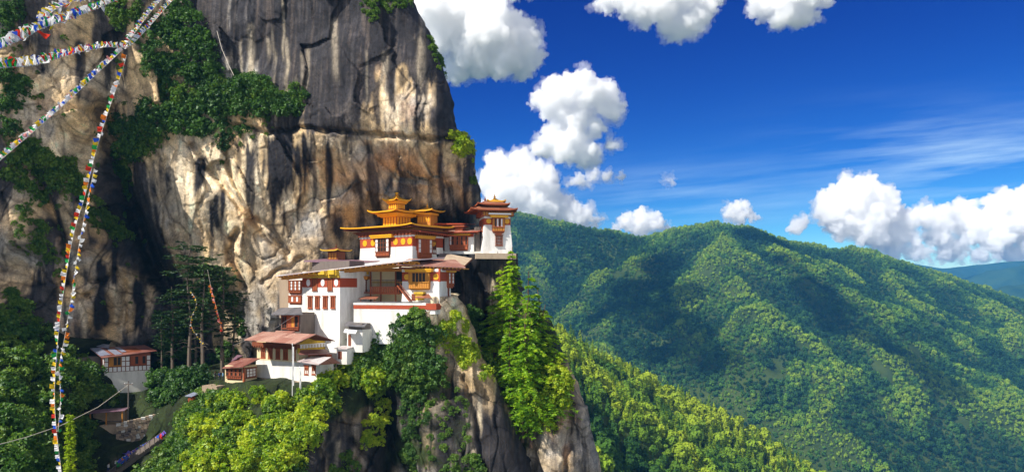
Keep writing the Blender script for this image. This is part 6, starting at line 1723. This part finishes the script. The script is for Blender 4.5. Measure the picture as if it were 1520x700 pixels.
flag_line('thick flag garland below it that thins toward the knot where the lines meet', [(-30, 108, 26), (0, 101, 29), (40, 98, 33), (62, 94, 36), (100, 82, 44), (130, 75, 50), (160, 70, 57), (186, 71, 62)], 190, .38, (-.45, -.1, .85), LW, 3, GR, .45, warp=.9)
flag_line('pale flag line rising from the knot to the top edge, outer strand', [(186, 73, 62), (200, 62, 64), (225, 36, 70), (262, -6, 80)], 90, .36, (-.8, 0, .6), LW, 4, GR, .3)
flag_line('pale flag line rising from the knot to the top edge, inner strand', [(187, 66, 62.4), (204, 44, 66), (222, 20, 72), (246, -8, 80)], 80, .36, (-.8, 0, .5), LW, 5, GR, .3)
flag_line('long straight pale flag line sloping from the knot down to the frame edge', [(182, 74, 62), (150, 104, 60), (100, 151, 57), (50, 195, 54), (0, 238, 51), (-30, 262, 49)], 120, .36, (-.65, 0, .75), ['white', 'pink', 'white', 'white', 'green', 'white', 'blue', 'white', 'yellow'], 6, GR, .3)
flag_line('long colourful flag line hanging from the knot down past the cliff to the thicket', [(188, 82, 62), (178, 116, 63), (160, 168, 64), (142, 226, 65), (127, 288, 66), (110, 345, 67), (98, 410, 68), (89, 475, 69), (83, 540, 70), (81, 590, 70), (84, 640, 70), (92, 706, 70)], 118, .38, (-.9, .1, -.1), ['yellow', 'white', 'red', 'green', 'white', 'blue', 'yellow', 'white', 'orange'], 7, GR, .35)
flag_line('shorter flag line dangling beside the long hanging one', [(140, 250, 65), (126, 318, 66), (116, 372, 67), (106, 440, 68), (97, 495, 69), (88, 545, 70), (90, 590, 70), (86, 640, 70)], 62, .36, (.3, .1, -.9), ['white', 'yellow', 'white', 'blue', 'orange', 'green', 'white'], 8, GR, .4)
# the garland along the stairway and the bundle in the trees
STAIR_FLAGS = [(p[0], p[1], surf(side_s, p[0], p[1])[1] - 1.8) for p in ((243, 640), (225, 652), (205, 663), (188, 674), (172, 685))]
flag_line('dense violet and orange flags hung along the lower stairway railing', STAIR_FLAGS, 100, .95, (.25, -.2, -.9), ['violet', 'blue', 'orange', 'violet', 'white', 'blue', 'red', 'violet', 'green'], 9, None, .35)
flag_line('faded orange flags drooping from a line among the tall cedars', [(308, 400, 151.5), (313, 425, 151), (320, 452, 150.5), (325, 470, 150.5), (330, 490, 151)], 34, .38, (-.1, -.3, -.9), ['orange', 'red', 'pink', 'orange'], 10, None, .35, t0=.25)
flag_line('small yellow and white flags strung between the cedar trunks', [(283, 432, 154), (292, 450, 153.5), (283, 478, 153), (297, 505, 153), (303, 508, 153)], 22, .3, (0, -.2, -.9), ['yellow', 'white', 'orange', 'yellow'], 11, None, .4)

# ------------------------------------------------------------------ poles, wires, stairs and small structures
for px, pt, pb, Y, lab, ban in [(431, 512, 580, 137, 'tall white flag pole standing before the lodge', .22), (442, 546, 584, 136.6, 'shorter white flag pole standing before the lodge annex', .16)]:
    b0, t0 = V3(px + 3, pb, Y), V3(px, pt, Y)
    e = empty('flag_pole', b0); tag(e, lab, 'flag pole')
    b = MB(); b.tube([(0, 0, -.8), (0, 0, (t0 - b0).z)], [.07, .04], 7); b.lathe([(.05, 0), (.12, .1), (.02, .35)], (0, 0, (t0 - b0).z), 7); b.build('pole', M['pane'], e)
    h = (t0 - b0).z; U, Z_ = np.meshgrid(np.linspace(0, 1, 4), np.linspace(0.12, .97, 22))
    P = np.stack([.06 + U * ban, .08 * np.sin(Z_ * 24 + U * 2) * U, Z_ * h], -1)
    me = np_mesh('banner', P, grid_quads(22, 4), smooth=True); link('banner', me, e, FM['white'])
e = empty('utility_pole', at(190, 617, 152)); tag(e, 'thin grey utility pole standing below the white hut', 'pole')
b = MB(); b.tube([(0, 0, -1), (.1, 0, 6.6)], [.13, .09], 7); b.build('pole', M['greytimber'], e)
b = MB(); b.box(-.7, .9, -.08, .08, 5.9, 6.05); b.build('crossarm', M['greytimber'], e)
for x in (-.6, .1, .8):
    b = MB(); b.lathe([(.06, 0), (.09, .1), (.04, .2)], (x, 0, 6.05), 6); b.build('insulator', M['pane'], e)
def wire(label, pts, r=.03, mat='wire'):
    W = [V3(*p) for p in pts]
    b = MB(); b.tube([w - W[0] for w in W], r, 5); o = b.build('cable', M[mat]); o.location = W[0]; tag(o, label, 'cable')
wire('pale cable sagging across the thicket at the bottom edge', [(-20, 664, 90), (40, 648, 100), (90, 631, 112), (145, 604, 130), (190, 571, 151.5)], .045, 'rope')
wire('thin dark cable from the timber porch down to the trees', [(446, 462, 145), (410, 486, 147), (372, 502, 150), (346, 512, 152)], .025)
wire('pale diagonal pole leaning on the cliff ledge thicket', [(322, 46, 163), (329, 72, 162), (340, 98, 161), (347, 112, 160)], .05, 'rope')

e = empty('shelter', at(160, 629, 151), R(8)); tag(e, 'open roadside shelter with flat roof on the stone terrace', 'shelter')
b = MB(); b.slab([(-3.3, -1.1, 2.25), (3.3, -1.1, 2.7), (3.3, 1.8, 2.9), (-3.3, 1.8, 2.45)], .14); b.build('roof', M['roof_violet'], e)
for x, y in ((-2.8, -.8), (2.8, -.8), (-2.8, 1.4), (2.8, 1.4), (0, -.8)):
    b = MB(); b.box(x - .1, x + .1, y - .1, y + .1, -.6, 2.3 + .07 * x); b.build('post', M['ochre'], e)
b = MB(); b.box(-3, 3, 1.3, 1.5, 0, 2.2); b.build('back_wall', M['stone'], e)
b = MB(); b.box(-2.4, 2.4, .2, .7, .42, .5); b.box(-2.2, -2.0, .25, .65, 0, .42); b.box(2.0, 2.2, .25, .65, 0, .42); b.build('bench', M['greytimber'], e)
b = MB(); b.box(-3.6, 3.8, -1.6, 2.2, -1.6, -.02); b.build('floor_slab', M['stone'], e)
rr = random.Random(4)
def rubble_wall(name, label, p0, p1, h, th, n, seed):
    A_, B_ = Vector(p0), Vector(p1); rr = random.Random(seed)
    d = (B_ - A_); L_ = d.length; e = empty(name, A_, math.atan2(d.y, d.x)); tag(e, label, 'wall')
    cols = [M['stone'], M['mud'], M['greytimber'], M['old_white']]
    b = MB(); rows = max(2, int(h / .42))
    sl = d.z / L_
    for r_ in range(rows):
        x = rr.uniform(0, .3)
        while x < L_:
            w = rr.uniform(.35, .95); z = r_ * h / rows + sl * x - .4
            b.box(x, x + w - .05, -th / 2 - rr.uniform(0, .12), th / 2, z + .003 * rr.random(), z + h / rows - rr.uniform(.02, .08), rr.choice([0, 0, 0, 1, 1, 2, 3]))
            x += w
    b.build('stonework', cols, e)
    return e
rubble_wall('stone_wall', 'rough dry stone retaining wall below the roadside shelter', at(172, 662, 148.5), at(252, 640, 152.5), 4.6, .9, 0, 5)

# the stairway
A_, B_ = Vector(surf(side_s, 152, 716)), Vector(surf(side_s, 248, 646))
bulge = max((A_ + (B_ - A_) * q).y - surf(side_s, 152 + 96 * q, 716 - 70 * q)[1] for q in np.linspace(0, 1, 25))
A_.y -= max(0, bulge) + 1.0; B_.y -= max(0, bulge) + 1.0; A_.z += .3; B_.z += .3
ang = math.atan2(B_.y - A_.y, B_.x - A_.x); run = math.hypot(B_.x - A_.x, B_.y - A_.y); n_ = 40
e = empty('stairway', A_, ang); tag(e, 'steep stone stairway climbing below the stone retaining wall', 'stairs')
b = MB()
for k in range(n_):
    x = run * k / n_; z = (B_.z - A_.z) * k / n_; b.box(x, x + run / n_ + .25, -.95 + .04 * rr.uniform(-1, 1), .95, z - .6, z + .05 * rr.random())
b.build('steps', M['greytimber'], e)
for k in range(0, n_, 3):
    b = MB(); x = run * k / n_; z = (B_.z - A_.z) * k / n_; b.box(x - .05, x + .05, -1.12, -1.02, z - .3, z + 1.05); b.build('railing_post', M['greytimber'], e)
b = MB(); b.tube([(0, -1.07, 1.02), (run, -1.07, B_.z - A_.z + 1.02)], .05, 5); b.build('handrail', M['greytimber'], e)

e = empty('shrine', at(286, 598, 146), R(-30)); tag(e, 'little orange-red shrine box with pale tin roof by the path', 'shrine')
b = MB(); b.frustum((-.65, .65, -.6, .6), (-.55, .55, -.5, .5), -.6, 1.45); b.build('body', M['red'], e)
b = MB(); b.box(-.35, .35, -.64, -.5, .3, 1.1); b.build('niche', M['brown'], e)
b = MB(); b.slab([(-.95, -.9, 1.4), (.95, -.9, 1.4), (.95, .9, 1.85), (-.95, .9, 1.85)], .1); b.build('roof', M['roof_blue'], e)

# ------------------------------------------------------------------ people
def person(label, px, py, Y, face, shirt, trousers, seed, walk=0.35, lean=0.0, hat=None):
    rr = random.Random(seed); a, k = walk, rr.uniform(-.1, .1)
    J = {'pel': ((0, 0, .95), .145), 'wst': ((0, -.02 - lean * .3, 1.12), .13), 'chs': ((0, -.02 - lean, 1.32), .16), 'nek': ((0, -.03 - lean * 1.2, 1.48), .062), 'hd0': ((0, -.05 - lean * 1.3, 1.56), .085), 'hd1': ((0, -.05 - lean * 1.35, 1.66), .095), 'hd2': ((0, -.04 - lean * 1.35, 1.73), .06), 'nos': ((0, -.15 - lean * 1.35, 1.61), .018),
         'hpl': ((-.1, 0, .9), .095), 'knl': ((-.11, -a * .5, .5), .065), 'anl': ((-.11, -a * .3, .09), .045), 'tol': ((-.12, -a * .3 - .15, .04), .038), 'hpr': ((.1, 0, .9), .095), 'knr': ((.11, a * .15, .5), .065), 'anr': ((.11, a * .7, .10), .045), 'tor': ((.12, a * .7 - .14, .04), .038),
         'shl': ((-.19, -.02 - lean, 1.40), .065), 'ell': ((-.25, .08 - lean + k, 1.14), .048), 'wrl': ((-.24, -.06 - lean + k, .92), .035), 'hal': ((-.23, -.10 - lean + k, .84), .036), 'shr': ((.19, -.02 - lean, 1.40), .065), 'elr': ((.25, .04 - lean - k, 1.14), .048), 'wrr': ((.23, -.16 - lean, .98), .035), 'har': ((.21, -.22 - lean, .94), .036)}
    E_ = ['pel wst', 'wst chs', 'chs nek', 'nek hd0', 'hd0 hd1', 'hd1 hd2', 'hd0 nos', 'pel hpl', 'hpl knl', 'knl anl', 'anl tol', 'pel hpr', 'hpr knr', 'knr anr', 'anr tor', 'chs shl', 'shl ell', 'ell wrl', 'wrl hal', 'chs shr', 'shr elr', 'elr wrr', 'wrr har']
    ks = list(J); me = bpy.data.meshes.new('person'); me.from_pydata([J[q][0] for q in ks], [tuple(ks.index(x) for x in e_.split()) for e_ in E_], [])
    o = bpy.data.objects.new('person', me); COL.objects.link(o)
    sm = o.modifiers.new('s', 'SKIN')
    for q, sv in zip(ks, me.skin_vertices[0].data): sv.radius = (J[q][1], J[q][1] * (.8 if q in ('pel', 'wst', 'chs') else 1)); sv.use_root = q == 'pel'
    sb = o.modifiers.new('d', 'SUBSURF'); sb.levels = 1
    m2 = bpy.data.meshes.new_from_object(o.evaluated_get(bpy.context.evaluated_depsgraph_get())); o.modifiers.clear(); o.data = m2
    m2.materials.clear()
    for mm in (M['skin'], shirt, trousers, M['dark']): m2.materials.append(mm)
    for p in m2.polygons:
        x, y, z = p.center; arm = abs(x) > .2
        p.material_index = 3 if z < .1 else 2 if z < .93 and not (abs(x) > .19 and z > .7) else 0 if z > 1.47 or (arm and z < 1.0) else 1
        p.use_smooth = True
    o.location = at(px, py, Y); o.rotation_euler = (0, 0, face)
    tag(o, label, 'person')
    hb = MB(); hb.lathe([(.10, -.02), (.112, .05), (.105, .11), (.07, .155), (.02, .172)], (0, -.035 - lean * 1.35, 1.62), 10)
    hb.build('hat' if hat else 'hair', hat or M['hair'], o)
    return o
wh, bl, rd, dk, bg_ = FM['white'], paint('navy_cloth', (.03, .05, .16), .1), FM['red'], paint('charcoal_cloth', (.04, .04, .05), .1), paint('sky_blue_cloth', (.2, .4, .65), .1)
def stair_pt(q, off): return A_ + Vector((math.cos(ang), math.sin(ang), 0)) * run * q + Vector((-math.sin(ang), math.cos(ang), 0)) * off + Vector((0, 0, (B_.z - A_.z) * q + .03))
for q, off, args in ((.26, .35, ('person in white top and navy trousers climbing the stone stairway', wh, bl, 1)), (.34, -.2, ('person in pale jacket walking ahead higher on the stone stairway', FM['white'], dk, 2))):
    p = stair_pt(q, off); o = person(args[0], 0, 0, 100, ang + R(90), args[1], args[2], args[3], .3, .06); o.location = p
for px, py, Y, f, sh, tr, lab in [(326, 571, 150.5, .6, bl, dk, 'person in navy standing farthest out on the yard before the timber house'), (331, 571, 150, -1.2, bg_, dk, 'person in light blue top standing in the yard'), (336.5, 572, 149.4, 2.0, bl, bl, 'person dressed all in navy near the timber house'), (341, 572, 149, .2, wh, dk, 'person in white shirt at the timber house corner'), (319, 571.5, 151.5, 1.5, dk, dk, 'person in dark clothes under the cedars by the yard')]:
    gy = float(surf(side_s, px, 568)[1]) + 1.6 + .3 * (Y - 149)
    person(lab, px, 565.2 - .25 * (Y - 149), gy, f, sh, tr, int(px), .1)
